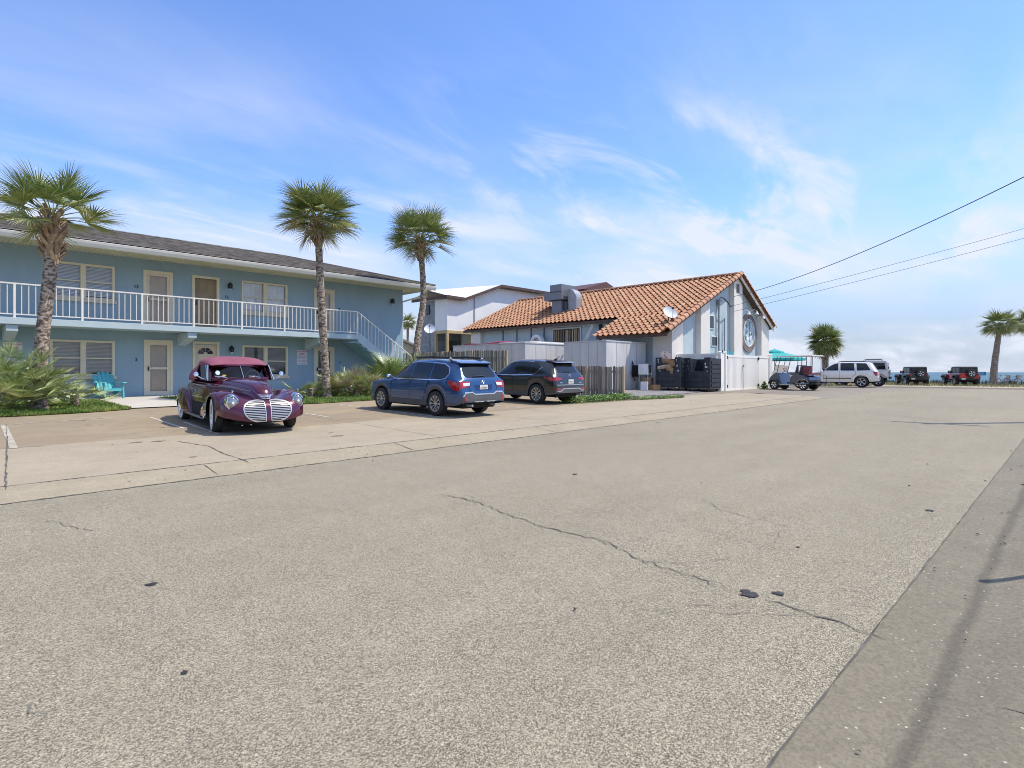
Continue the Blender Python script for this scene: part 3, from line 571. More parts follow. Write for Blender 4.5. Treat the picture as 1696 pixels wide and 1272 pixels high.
# small windows on the gable
for a,b,c,d in ((31.5,32.1,3.9,4.6),(31.9,32.5,2.9,3.4)):
    mb=WB(); mb.box(a-.06,b+.06,YG-.04,YG-.001,c-.06,d+.06); f=mb.wb('window',white,Rr); mb=WB(); mb.box(a,b,YG-.05,YG-.041,c,d); mb.wb('pane',mat('dark_pane',(.03,.04,.045),.1),Rr,f)
mb=WB(); mb.box(34.62,35.02,YG-.315,YG-.302,6.2,6.75); mb.wb('vent',mat('vent_brown',(.16,.12,.10),.8),Rr)
mb=WB(); mb.box(29.1,29.199,22.7,25.1,3.0,4.25); f=mb.wb('window',mat('window_white',(.6,.62,.6),.6),Rr)
mb=WB(); mb.box(29.085,29.099,22.8,25.0,3.05,4.15); mb.wb('pane',dark,Rr,f)
mb=WB(); r=random.Random(8)
for i in range(15): y=22.85+i*.15; mb.box(29.05,29.084,y,y+r.uniform(.04,.10),3.05,4.1)
mb.wb('slats',mat('slat_tan',(.36,.27,.17),.8,islands=.6),Rr,f)
# round mural
mc_=Vector((37.05,YG-.02,3.86))
def ring(r0,r1,y0,y1,mb,n=40):
    rows=[]
    for i in range(n):
        a=2*PI*i/n; c,s=math.cos(a),math.sin(a); rows.append([(mc_.x+r0*c,y0,mc_.z+r0*s),(mc_.x+r0*c,y1,mc_.z+r0*s),(mc_.x+r1*c,y1,mc_.z+r1*s),(mc_.x+r1*c,y0,mc_.z+r1*s)])
    rows.append(rows[0]); mb.grid(rows)
brk=snapmat('mural_brick',[(.17,.14,.125),(.25,.205,.18),(.22,.2,.19)],.12,.07,.9,.3,axis=('X','Z'))
mb=WB(); ring(.86,1.24,YG-.001,YG-.07,mb); mu=mb.wb('mural_frame',brk,Rr)
mb=WB(); ring(.84,.90,YG-.001,YG-.09,mb); mb.wb('mural_rim',mat('rim_white',(.6,.6,.58),.7),Rr,mu)
mb=WB(); mb.prism([(mc_.x+.84*math.cos(2*PI*i/36),mc_.z+.84*math.sin(2*PI*i/36)) for i in range(36)],'y',YG-.03,YG-.001); mur=mb.wb('mural',mat('mural_sky',(.26,.38,.42),.6,vs=3.5,c2=(.55,.64,.66),detail=6),Rr,mu)
mb=WB(); r=random.Random(12)
def star(cx,cz,rr,k,y,mb,irr=.4):
    pts=[(cx+rr*(1 if i%2 else .45)*(1+r.uniform(-irr,irr))*math.cos(2*PI*i/(2*k)),cz+rr*(1 if i%2 else .45)*(1+r.uniform(-irr,irr))*math.sin(2*PI*i/(2*k))) for i in range(2*k)]; mb.prism(pts,'y',y,YG-.0301)
for cx,cz,rr,k in ((-.1,-.38,.26,5),(.35,-.3,.24,4),(-.38,-.12,.13,4),(.25,.02,.14,5),(-.05,-.65,.12,5)): star(mc_.x+cx,mc_.z+cz,rr,k,YG-.04,mb)
mb.wb('mural_figures',mat('mural_white',(.78,.82,.84),.6),Rr,mu)
mb=WB()
for cx,cz,rr,k in ((-.3,.45,.16,3),(-.1,.12,.10,3),(-.32,.0,.09,3),(.2,-.12,.12,4),(-.45,-.35,.14,4),(.1,-.5,.10,4),(.5,-.05,.12,3)): star(mc_.x+cx,mc_.z+cz,rr,k,YG-.045,mb)
mb.box(mc_.x+.16,mc_.x+.19,YG-.05,YG-.0301,mc_.z-.1,mc_.z+.75); mb.wb('mural_marks',mat('mural_teal',(.05,.13,.17),.6),Rr,mu)
# lamps over the mural
mb=WB()
for x,z in ((35.95,5.15),(37.2,5.25),(38.25,5.05)): mb.tube([(x,YG,z),(x,YG-.35,z+.12),(x,YG-.5,z)],.02,6); mb.lathe([(.03,z+.02),(.06,z-.05),(.14,z-.2),(.13,z-.2),(.03,z-.04)],10,(x,YG-.5,0))
mb.wb('gooseneck_lamps',white,Rr,smooth=True)
# meter conduits and service mast
mb=WB(); mb.tube([(32.6,YG-.12,.5),(32.6,YG-.12,5.5),(32.62,YG-.2,5.75),(32.7,YG-.35,5.7)],.05,8); mb.tube([(33.4,YG-.1,1.5),(33.4,YG-.1,4.6)],.035,8); mb.tube([(30.95,YG-.34,.5),(31.3,YG-.05,.5),(31.3,YG-.05,5.1)],.03,6); mb.box(32.5,32.8,YG-.2,YG-.001,5.3,5.6); mb.wb('service_mast',mat('conduit_grey',(.30,.31,.33),.5,metal=.3),Rr)
mb=WB(); mb.tube([(32.7,YG-.35,5.7),(33.1,YG-.45,5.45),(33.5,YG-.4,5.25),(34.0,YG-.35,5.35)],.035,6); mb.tube([(32.6,YG-.15,1.9),(32.9,YG-.3,2.2),(32.7,YG-.3,2.6),(32.6,YG-.2,2.3)],.03,6); mb.wb('cable',blk,Rr)
mb=WB(); mb.box(29.0,29.19,20.1,20.8,3.6,4.3); mb.wb('meter_box',mat('box_grey',(.62,.62,.58),.6),Rr); mb=WB(); mb.box(28.97,28.999,20.4,20.5,3.9,4.0); mb.wb('meter_dial',blk,Rr); mb=WB(); mb.box(29.1,29.19,21.1,21.3,3.3,4.3); mb.wb('switch_box',blk,Rr)
mb=WB(); mb.box(28.6,29.19,25.8,26.3,2.9,3.7); f=mb.wb('exhaust_duct',mat('galv',(.42,.44,.46),.4,metal=.6),Rr); mb=WB(); mb.lathe([(.50,28.45),(.52,28.75),(.30,28.75),(.30,28.45),(.38,28.40),(.50,28.45)],20,(0,26.0,3.35),'x'); mb.wb('exhaust_hood',mat('hood_white',(.72,.72,.72),.4),Rr,f,smooth=True)
# tiles
tile=snapmat('clay_tile',[(.39,.185,.10),(.44,.22,.12),(.47,.26,.145),(.42,.205,.115),(.47,.285,.16),(.38,.17,.095)],.36,.44,.75,.22,stag=0)
end_shade=mat('tile_end_shade',(.19,.095,.055),.95,var=.3)  # dark brown that paints in the shade of the hollow tile ends
def tile_slope(name,org,u,v,nu,nv,parent):
    """barrel tiles: u along the eave, v up the slope; local x = u, y = v"""
    u=Vector(u).normalized(); v=Vector(v).normalized(); nn=u.cross(v).normalized()
    if nn.z<0: nn=-nn
    TW,TL=.36,.44; kx=8; mb=MB(); rows=[]
    for j in range(nv):
        for e,h in ((0,.075),(1,0)):
            row=[]
            for i in range(nu*kx+1):
                ph=(i%kx)/kx; zz=.07*max(-.5,math.cos(2*PI*ph)); row.append((i*TW/kx,(j+e)*TL-(.0 if e else .05),zz+h+.003*noise.noise(Vector((i//kx,j,7)))))
            rows.append(row)
    mb.grid(rows); nq=nu*kx; mb.m=[1 if (i//nq)%2 else 0 for i in range(len(mb.f))]  # course-end faces take the painted shade colour
    o=mb.build(name,[tile,end_shade],parent,smooth=False,fix=False); Mx=Matrix((u,v,nn)).transposed().to_4x4(); Mx.translation=Vector(org)-parent.location; o.matrix_local=Mx
    for p in o.data.polygons: p.use_smooth=True
    o.data.set_sharp_from_angle(angle=R(50))
    return o
e1=Vector((28.62,0,rl_z(28.62))); vL=Vector((1,0,sL)); Ls=math.hypot(AX-28.62,(AX-28.62)*sL)
RYe=14.78
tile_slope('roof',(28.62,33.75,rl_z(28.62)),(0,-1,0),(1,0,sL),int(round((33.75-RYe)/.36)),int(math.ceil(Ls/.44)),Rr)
nlow=int(round(math.hypot(28.62-26.0,(28.62-26.0)*sL)/.44)); dl=Vector((1,0,sL)).normalized()*nlow*.44
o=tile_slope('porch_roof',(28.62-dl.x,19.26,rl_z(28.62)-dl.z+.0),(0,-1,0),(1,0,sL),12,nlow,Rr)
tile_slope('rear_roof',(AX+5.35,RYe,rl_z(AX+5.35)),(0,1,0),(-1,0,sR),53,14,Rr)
# rolled rake tiles, ridge tiles
def cap(mb,p,d,r,L,nn,n=8,taper=.78):
    a=d.cross(nn).normalized(); rows=[]
    for k,rr in ((0,r),(1,r*taper)):
        rows.append([p+d*L*k+a*rr*math.cos(PI*i/n)+nn*rr*math.sin(PI*i/n) for i in range(n+1)])
    rows.append([p+a*r*.7*math.cos(PI*i/n)+nn*r*.7*math.sin(PI*i/n) for i in range(n+1)]); rows=[rows[2],rows[0],rows[1]]
    mb.grid(rows)
tcap=mat('clay_cap',(.40,.18,.10),.75,vs=1.5,c2=(.50,.27,.155),islands=.22)
mb=WB(); nl=Vector((-sL,0,1)).normalized(); d=Vector((1,0,sL)).normalized(); q=Vector((26.0,RYe+.02,rl_z(26.0)+.04)); k=0
while q.x<AX-.05: cap(mb,q,d,.20,.50,nl); q=q+d*.44
nr=Vector((sR,0,1)).normalized(); d=Vector((-1,0,sR)).normalized(); q=Vector((AX+5.35,RYe+.02,rl_z(AX+5.35)+.04))
while q.x>AX+.05: cap(mb,q,d,.20,.50,nr); q=q+d*.44
q=Vector((AX,33.8,AZ+.08)); d=Vector((0,-1,0))
while q.y>RYe+.1: cap(mb,q,d,.13,.42,Vector((0,0,1))); q=q+d*.38
mb.wb('ridge_tiles',tcap,Rr,smooth=True,fix=False)
mb=WB()
def slab(x0,x1,y0,y1,o0,o1):
    for a,b in ((x0,min(x1,AX)),(max(x0,AX),x1)):
        if b>a: mb.prism([(a,rl_z(a)+o0),(b,rl_z(b)+o0),(b,rl_z(b)+o1),(a,rl_z(a)+o1)],'y',y0,y1)
slab(28.7,AX+5.3,RYe+.06,33.7,-.11,-.075); slab(26.1,28.7,RYe+.06,19.2,-.11,-.075)
mb.wb('roof_deck',fas,Rr)
mb=WB(); slab(26.05,AX,RYe,RYe+.058,-.13,-.06); mb.wb('rake_board',fas,Rr); mb=WB(); slab(AX,AX+5.35,RYe,RYe+.058,-.22,-.06); mb.wb('rake_board',rakew,Rr)
mb=WB(); mb.box(26.02,26.10,RYe+.06,19.22,rl_z(26.05)-.26,rl_z(26.05)-.07); mb.box(28.62,28.70,19.22,33.7,rl_z(28.65)-.24,rl_z(28.65)-.07); mb.wb('eave_board',fas,Rr)
# small dark roof peak behind the ridge
mb=WB(); mb.prism([(41.3,9.2),(38.0,8.25),(44.4,8.25)],'y',29.4,33.0); mb.box(38.2,44.2,29.45,33,.3,8.24); mb.wb('rear_gable',mat('maroon_board',(.11,.055,.05),.7),Rr)
# ---------------- white building behind the restaurant ----------------
wst=mat('white_stucco',(.82,.80,.76),.85,vs=1.5,c2=(.88,.86,.82),bump=.2,bs=40,detail=6); gbr=snapmat('grey_block',[(.27,.28,.29),(.31,.32,.33),(.24,.25,.26)],.4,.2,.9,.15,axis=('Y','Z'))
timb=mat('tan_timber',(.48,.34,.16),.75,vs=5,c2=(.58,.43,.22),stretch=(1,1,.2)); dfas=mat('dark_fascia',(.09,.055,.045),.7,var=.3)
W=thing('house','white stucco two-storey house with brown eaves and a grey block side behind the restaurant','house',(33,39,.5))
mb=WB(); mb.prism([(28.9,4.7),(28.9,7.2),(30.4,7.15),(34.5,8.62),(42,8.62),(42,4.7)],'y',36,36.2); mb.box(28.9,29.1,36.2,37.6,4.7,7.2); mb.box(31.5,42,37.2,37.4,.3,4.69); mb.box(41.8,42,36.2,39.6,.3,8.6); mb.box(29.1,41.8,39.4,39.6,.3,7.2); mb.wb('wall',wst,W)
mb=WB(); mb.box(28.9,29.1,37.602,39.6,.3,7.2); mb.box(29.1,31.5,37.6,37.75,.3,4.69); mb.wb('block_wall',gbr,W)
mb=WB(); mb.box(31.72,31.82,35.95,35.999,4.7,7.6); mb.wb('downpipe',mat('pipe_grey',(.3,.31,.33),.6),W)
mb=WB(); mb.box(28.84,28.899,38.25,38.7,6.1,6.9); f=mb.wb('window',blk,W); mb=WB(); mb.box(28.82,28.839,38.3,38.65,6.15,6.85); mb.wb('pane',mat('dark_pane',(.03,.04,.045),.1),W,f)
mb=WB(); mb.box(28.85,31.8,35.95,36.2,4.45,4.698); mb.box(28.85,29.05,36.2,37.6,4.45,4.698)
for x,y in ((28.85,35.95),(28.85,37.4),(31.4,35.95)): mb.box(x,x+.2,y,y+.2,.3,4.448)
mb.wb('porch_frame',timb,W,bevel=.01)
mb=WB(); mb.box(28.9,31.5,36.3,37.55,.35,.5); mb.box(30.2,30.4,36.6,37.4,.5,3.9); mb.wb('porch_items',mat('porch_dark',(.05,.04,.035),.9,var=.4),W)
mb=WB()
for a,b in (((28.4,7.23),(30.4,7.18)),((30.38,7.16),(34.5,8.68)),((34.5,8.68),(42.4,8.66))): mb.prism([(a[0],a[1]-.02),(b[0],b[1]-.02),(b[0],b[1]+.2),(a[0],a[1]+.2)],'y',35.45,35.6)
mb.box(28.35,28.5,35.6,40.1,7.2,7.4); mb.wb('eave_board',dfas,W)
mb=WB(); mb.add([(28.35,35.5,7.41),(30.4,35.5,7.38),(34.5,37.8,9.0),(28.35,37.8,8.0)],[(0,1,2,3)]); mb.add([(30.4,35.5,7.38),(34.5,35.5,8.89),(34.5,37.8,9.0)],[(0,1,2)]); mb.add([(34.5,35.5,8.89),(42.4,35.5,8.87),(42.4,37.8,8.95),(34.5,37.8,9.0)],[(0,1,2,3)]); mb.add([(28.35,37.8,8.0),(34.5,37.8,9.0),(42.4,37.8,8.95),(42.4,40.1,7.4),(28.35,40.1,7.4)],[(0,1,2,3,4)])
mb.wb('roof',mat('white_roofing',(.72,.70,.68),.6,vs=2),W,fix=False)
YH=thing('house','small pale yellow clapboard house with a low gable beyond the stair railing','house',(29,47,.4))
ysid=snapmat('yellow_siding',[(.62,.54,.36),(.66,.58,.40)],6,.16,.7,.1,axis=('X','Z'))
mb=WB(); mb.prism([(26,.4),(26,3.5),(29,4.55),(32,3.5),(32,.4)],'y',44,50); mb.wb('wall',ysid,YH)
mb=WB(); mb.prism([(25.7,3.38),(29,4.54),(32.3,3.38),(32.3,3.55),(29,4.72),(25.7,3.55)],'y',43.7,50.3); mb.wb('roof',mat('taupe_roof',(.25,.22,.20),.8),YH)
# ---------------- walk-in cold rooms ----------------
gsh=mat('cold_room_paint',(.58,.565,.54),.45,vs=1.4,c2=(.72,.70,.66),metal=.1,detail=8,stretch=(1,1,.35)); rust=mat('cap_rust',(.50,.50,.50),.6,vs=3,c2=(.62,.60,.57),detail=8)
def cold(x0,x1,y0,y1,z1,label,n):
    t=thing('cold_room',label,'cold room',((x0+x1)/2,(y0+y1)/2,.35)); mb=WB(); mb.box(x0,x1,y0,y1,.3,z1); b=mb.wb('body',gsh,t,bevel=.01)
    mb=WB()
    for i in range(1,n): x=lerp(x0,x1,i/n); mb.box(x-.012,x+.012,y0-.012,y0-.001,.35,z1-.02)
    for i in range(1,n+1): y=lerp(y0,y1,i/(n+1)); mb.box(x0-.012,x0-.001,y-.012,y+.012,.35,z1-.02)
    mb.wb('seam_strips',mat('seam_grey',(.42,.43,.46),.5,metal=.2),t)
    mb=WB(); mb.box(x0-.03,x1+.03,y0-.03,y1+.03,z1+.001,z1+.06); mb.wb('roof_cap',rust,t); return t
cA=cold(23.3,26.9,16.6,19.3,2.86,'white walk-in cold room box nearest the black bins','4' and 4)
mb=WB(); mb.box(25.55,26.1,16.5,16.598,1.1,1.7); mb.tube([(25.6,16.52,1.7),(25.45,16.5,1.9),(25.4,16.5,1.3),(25.7,16.5,.9)],.03,6); mb.wb('hose_box',blk,cA)
cB=cold(23.2,27.6,22.0,28.3,2.95,'longer grey cold room box behind the tall picket fence',5)
mb=WB(); mb.box(24.2,27.8,22.3,22.5,3.02,3.12); mb.box(23.6,24.2,22.0,24.5,3.02,3.08); mb.wb('roof_trim',white,cB)
t=thing('tarp','dark red sheet lying on the grey cold room roof','tarp',(26,26.5,3.02)); mb=WB(); rows=[[(24.4+i*.4,24.6+j*.45,3.16+.14*math.sin(i*.8)*math.sin(j*.6)+.03*math.sin(i*2+j)) for j in range(10)] for i in range(7)]; mb.grid(rows); mb.grid([[(24.4+i*.4,24.6,3.02),rows[i][0]] for i in range(7)]); mb.grid([[(24.4,24.6+j*.45,3.02),rows[0][j]] for j in range(10)]); mb.wb('sheet',mat('tarp_red',(.28,.03,.05),.5,var=.25),t,smooth=True)
mb=MB()
for a,b in (((23.1,20.4,1.0),(23.6,19.9,2.2)),((23.1,20.1,1.05),(23.6,19.6,2.25))): mb.tube([a,b],.055,4)
tag(mb.build('leaning_boards',white),'white diagonal boards leaning between the two cold rooms','boards')
mb=MB()
for a,b in (((28.6,22.3,2.9),(28.6,21.4,4.25)),((28.6,21.4,4.25),(28.6,22.0,3.0)),((28.3,20.9,2.9),(28.3,19.9,3.6))): mb.tube([a,b],.07,4)
tag(mb.build('roof_braces',mat('brace_white',(.70,.69,.64),.6)),'white timber braces rising beside the barred restaurant window','braces')
# ---------------- rooftop duct, dishes ----------------
galv=mat('galvanised',(.20,.21,.225),.45,metal=.2,vs=2,c2=(.19,.20,.215)); D=thing('rooftop_duct','grey metal air duct unit on the tiled roof with a curved hood','air duct',(31,25.5,5.5))
mb=WB(); mb.box(30.4,31.9,25.4,26.45,6.35,7.42); mb.box(30.5,31.8,25.5,26.35,5.2,6.348); mb.wb('housing',galv,D,bevel=.02)
mb=WB(); mb.box(30.37,31.93,25.37,26.48,6.30,6.36); mb.box(30.37,30.399,25.4,26.45,6.9,6.93); mb.wb('flange',blk,D)
mb=WB(); pts=[(25.2,5.2),(25.2,7.2)]+[(24.25+.95*math.cos(a),6.25+.95*math.sin(a)) for a in [PI/2-i*PI/2/8*1.0 for i in range(0)]]; arc=[(25.2-.75*math.sin(a),6.35+.75*math.cos(a)) for a in [i*PI/2/8 for i in range(9)]]; mb.prism([(25.2,5.2)]+arc+[(24.45,5.2)],'x',30.85,31.5); mb.wb('curved_hood',mat('galv_light',(.34,.35,.355),.4,metal=.2),D,bevel=.015)
mb=WB(); mb.prism([(26.46,6.3),(26.46,7.2),(27.7,7.0),(27.7,6.5)],'x',31.2,32.4); mb.wb('side_duct',galv,D)
mb=WB(); mb.box(30.7,31.6,25.2,25.398,5.3,6.2); mb.wb('joint',mat('dark_galv',(.10,.10,.11),.5,metal=.4),D)
def dish(c,r,nrm,foot,label,name='satellite_dish'):
    t=thing(name,label,'satellite dish',foot); n=Vector(nrm).normalized(); q=n.to_track_quat('Z','Y').to_matrix().to_4x4(); c=Vector(c)-Vector(foot)
    mb=MB(); M=Matrix.Translation(c)@q; mb.lathe([(0,0),(r*.5,.03*r/.4),(r*.85,.085*r/.4),(r,.12*r/.4),(r*1.01,.10*r/.4),(r*.8,.05*r/.4),(0,-.03)],20,M=M); mb.build('reflector',mat('dish_grey',(.60,.62,.63),.45,vs=3,c2=(.70,.72,.73)),t,smooth=True)
    mb=MB(); mb.tube([c-n*.05,c-n*.12-Vector((0,0,.1)),Vector((0,0,0))],.03,6); mb.build('mount',blk,t)
    mb=MB(); e=M@Vector((0,0,r*1.1)); mb.tube([M@Vector((0,-r,.1)),e],.015,6); mb.box(e.x-.05,e.x+.05,e.y-.05,e.y+.05,e.z-.05,e.z+.05); mb.build('feed_arm',blk,t); return t
dish((27.35,15.45,4.42),.40,(-.35,-.65,.55),(27.45,15.55,rl_z(27.45)+.05),'grey satellite dish standing on the tiled roof corner')
dish((26.8,35.5,4.6),.42,(-.5,-.6,.5),(26.9,35.6,.45),'white satellite dish on a pole in front of the grey block wall')
# ---------------- picket fences ----------------
pk=mat('weathered_picket',(.17,.145,.115),.9,vs=2.2,c2=(.35,.31,.26),stretch=(3,3,.25),islands=.38,detail=6); pkp=mat('fence_post',(.40,.29,.17),.85,vs=5,c2=(.50,.38,.24),stretch=(2,2,.3))
def picket(y0,y1,X,h,label,postys,seed,pw=.105,gap=.022):
    t=thing('picket_fence',label,'fence',(X,y0,zg(X,y0))); r=random.Random(seed); mb=WB(); y=y0
    while y<y1:
        z=zg(X,y); hh=h*(1+r.uniform(-.018,.012)); tl=r.uniform(-.012,.012); c=.025
        pts=[(y,z+.03),(y+tl,z+hh-c),(y+c+tl,z+hh),(y+pw-c+tl,z+hh),(y+pw+tl,z+hh-c),(y+pw,z+.03)]; o=r.uniform(0,.012); mb.prism(pts,'x',X-.02-o,X-o); y+=pw+gap*r.uniform(.3,1.8)
    mb.wb('pickets',pk,t)
    mb=WB()
    for f in (.2,.8): mb.prism([(y0,zg(X,y0)+h*f),(y1,zg(X,y1)+h*f),(y1,zg(X,y1)+h*f+.08),(y0,zg(X,y0)+h*f+.08)],'x',X+.002,X+.04)
    mb.wb('rail',pk,t)
    for py,fr in postys:
        mb=WB(); z=zg(X,py); xx=X-.115 if fr else X+.042; mb.box(xx,xx+.09,py-.045,py+.045,z-.1,z+h*1.0); mb.wb('post',pkp,t)
    return t
picket(12.72,18.95,19.0,1.25,'short weathered picket fence with a tan end post behind the black car',[(12.68,1),(14.45,1),(16.5,0),(18.6,0)],1)
picket(19.1,31.5,19.0,1.93,'tall weathered picket fence behind the roof of the blue wagon',[(19.15,1),(21.6,1),(24.0,1),(26.4,1),(28.8,1)],2,.10,.03)
# ---------------- white vinyl enclosure ----------------
vin=mat('white_vinyl',(.92,.88,.79),.35,vs=1.5,c2=(.88,.84,.755),detail=5); V=thing('vinyl_enclosure','white vinyl fence and double gate screening the restaurant yard','fence',(30.8,12.8,.38))
mb=WB(); zt=2.28
mb.box(27.69,28.08,12.77,12.83,.40,zt-.02); mb.wb('panel',vin,V); mb=WB()
mb.box(27.6,27.66,13.0,15.1,.42,zt-.1); mb.box(27.58,27.68,12.9,15.15,zt-.1,zt); mb.box(27.585,27.675,12.9,15.15,.40,.52); mb.wb('panel',vin,V); mb=WB()
mb.box(32.35,34.0,12.77,12.83,.52,zt-.16); mb.box(32.35,34.0,12.75,12.85,zt-.158,zt-.02); mb.box(32.35,34.0,12.75,12.85,.40,.518)
mb.wb('panel',vin,V); mb=WB(); mb.box(34.17,34.23,12.95,15.1,.42,zt-.1)
mb.wb('panel',vin,V)
for x,y in ((27.63,12.8),(28.15,12.78),(34.2,12.8),(33.88,12.78)):
    mb=WB(); mb.box(x-.065,x+.065,y-.065,y+.065,.25,zt+.05); mb.prism([(x-.08,zt+.051),(x+.08,zt+.051),(x,zt+.11)],'y',y-.08,y+.08); mb.wb('post',vin,V)
for a,b in ((28.25,30.28),(30.32,32.33)):
    mb=WB(); mb.box(a,b,12.775,12.815,.48,zt-.18); mb.box(a,b,12.76,12.83,zt-.178,zt-.05); mb.box(a,b,12.76,12.83,.36,.478)
    g=mb.wb('gate',vin,V); mb=WB(); hx=a if a<30 else b
    for z in (.62,2.08): mb.box(hx-.10 if a>30 else hx-.02,hx+.02 if a>30 else hx+.10,12.72,12.759,z-.08,z+.08)
    mb.wb('hinge',blk,V,g)
mb=WB()
for i in range(28): x=28.4+i*.14; mb.box(x-.004,x+.004,12.768,12.7745,.5,zt-.2)
mb.wb('board_grooves',mat('groove_grey',(.55,.55,.55),.6),V)
mb=WB(); mb.tube([(30.2,12.74,1.7),(30.15,12.70,.45)],.012,5); mb.box(30.25,30.35,12.73,12.759,1.62,1.72); mb.wb('drop_bolt',mat('bolt_grey',(.3,.3,.3),.5,metal=.5),V)
# ---------------- wheeled bins ----------------
pl=mat('bin_plastic',(.018,.022,.03),.5,vs=4,c2=(.035,.042,.052),detail=6); scuff=mat('scuff_white',(.55,.55,.55),.8)
def bin_(x,y,rz,label,full,seed):
    t=thing('wheeled_bin',label,'bin',(x,y,zg(x,y)),rz); r=random.Random(seed); w_,d_,h_=1.32,1.10,1.66; b=.17
    # local: front faces -x, width along y
    mb=MB(); n0,n1=-.36,.36; zn=b+.80
    mb.prism([(-w_/2,b),(-w_/2,h_),(-.40,h_),(-.30,zn),(.30,zn),(.40,h_),(w_/2,h_),(w_/2,b)],'x',-d_/2,-d_/2+.06)
    mb.box(d_/2-.06,d_/2,-w_/2,w_/2,b,h_-.06); mb.prism([(-d_/2+.06,b),(-d_/2+.06,h_),(d_/2-.06,h_-.06),(d_/2-.06,b)],'y',-w_/2,-w_/2+.06); mb.prism([(-d_/2+.06,b),(-d_/2+.06,h_),(d_/2-.06,h_-.06),(d_/2-.06,b)],'y',w_/2-.06,w_/2); mb.box(-d_/2+.06,d_/2-.06,-w_/2+.06,w_/2-.06,b,b+.05)
    mb.build('body',pl,t,bevel=.015)
    mb=MB()
    for z in (b+.28,b+.52): mb.box(-d_/2-.025,-d_/2-.001,-w_/2+.07,w_/2-.07,z,z+.035)
    mb.box(-d_/2-.03,-d_/2-.001,-w_/2-.02,-w_/2+.07,b,h_); mb.box(-d_/2-.03,-d_/2-.001,w_/2-.07,w_/2+.02,b,h_)
    for i in range(6): z=b+.06+i*.22; mb.box(-d_/2+.12,d_/2-.12,-w_/2-.03,-w_/2-.001,z,z+.15)
    mb.tube([(-d_/2-.02,-.40,h_+.01),(-d_/2-.02,-.31,zn),(-d_/2-.02,.31,zn),(-d_/2-.02,.40,h_+.01)],.022,6)
    mb.build('ribs',pl,t,bevel=.008)
    for i,(cx,cy) in enumerate(((-.42,-.5),(-.42,.5),(.42,-.5),(.42,.5))):
        mb=MB(); mb.lathe([(0,-.03),(.07,-.03),(.075,0),(.07,.03),(0,.03)],12,(cx,cy,.075),'y'); mb.box(cx-.03,cx+.03,cy-.05,cy-.035,.07,b-.001); mb.box(cx-.03,cx+.03,cy+.035,cy+.05,.07,b-.001); mb.build('caster',blk,t)
    mb=MB(); mb.tube([(-.5,-.62,.14),(.5,-.62,.14)],.025,6); mb.tube([(-.55,-.6,.13),(-.55,.6,.13)],.025,6); mb.build('base_frame',mat('frame_rust',(.22,.17,.13),.8),t)
    mb=MB()
    for i in range(9): yy=r.choice([-.5,.5])+r.uniform(-.07,.07); zz=r.uniform(b+.8,h_-.1); q=r.uniform(.012,.04); mb.box(-d_/2-.034,-d_/2-.031,yy-q,yy+q,zz-q,zz+q*1.4)
    mb.build('paint_scuffs',scuff,t)
    return t
b1=bin_(26.45,14.72,R(2),'black wheeled bin overflowing with flattened cardboard',True,1)
b2=bin_(26.95,13.35,R(-3),'black wheeled bin with a dark empty opening next to the white fence corner',False,2)
card=mat('cardboard',(.40,.24,.12),.9,vs=5,c2=(.52,.35,.20),islands=.25); pr=mat('printed_card',(.72,.68,.64),.7,vs=9,c2=(.50,.14,.08),lo=.52,hi=.60,detail=2)
def flap(name,c,e,sx,sy,m,label,bend=.1):
    rows=[[(i*sx/6-sx/2,j*sy/6-sy/2,bend*math.sin(i*.9)*math.cos(j*.6)*.4) for j in range(7)] for i in range(7)]; mb=MB(); mb.grid(rows); mb.grid([[(p[0],p[1],p[2]-.015) for p in r_] for r_ in rows]); o=mb.build(name,m,fix=False,smooth=True); o.location=c; o.rotation_euler=e; return tag(o,label,'cardboard','cardboard in the left bin')
flap('cardboard_sheet',(25.95,14.85,2.08),(.3,1.25,.3),.62,.52,pr,'white printed carton sticking up out of the left bin')
flap('cardboard_sheet',(25.90,14.62,1.82),(.25,1.0,.1),.40,.62,card,'brown flattened box folded over the bin rim below the printed carton')
flap('cardboard_sheet',(25.86,14.85,1.62),(-.3,.9,.2),.22,.70,mat('card_pale',(.60,.48,.38),.9,var=.15),'pale cardboard strip poking out of the left bin opening')
flap('cardboard_sheet',(25.88,14.60,1.45),(.5,1.2,.5),.32,.40,card,'lowest crumpled brown cardboard piece in the left bin opening')
# grill station beside the bins
t=thing('grill_stand','discarded steel grill cabinet on a thin metal stand between the cold room and the bins','grill',(25.75,15.9,.42),R(20)); mb=MB(); mb.box(-.55,.45,-.25,.25,.80,.85); mb.box(-.55,.45,-.25,.25,1.30,1.34); mb.box(-.55,-.5,-.25,.25,.851,1.299); mb.box(.35,.45,-.25,.25,.851,1.299); mb.box(-.5,.35,.2,.25,.851,1.299); mb.build('cabinet',mat('cabinet_steel',(.62,.63,.64),.4,metal=.3),t)
mb=MB(); mb.box(-.49,.34,-.20,.19,.86,1.28); mb.build('interior',mat('soot',(.03,.03,.032),.8,vs=8,c2=(.12,.10,.09)),t)
mb=MB()
for x in (-.5,.42):
    for y in (-.22,.22): mb.box(x-.015,x+.015,y-.015,y+.015,0,.799)
mb.box(-.5,.42,-.235,-.205,.60,.63); mb.box(-.5,.42,-.235,-.205,.30,.33); mb.build('stand',mat('stand_grey',(.50,.47,.43),.6),t)
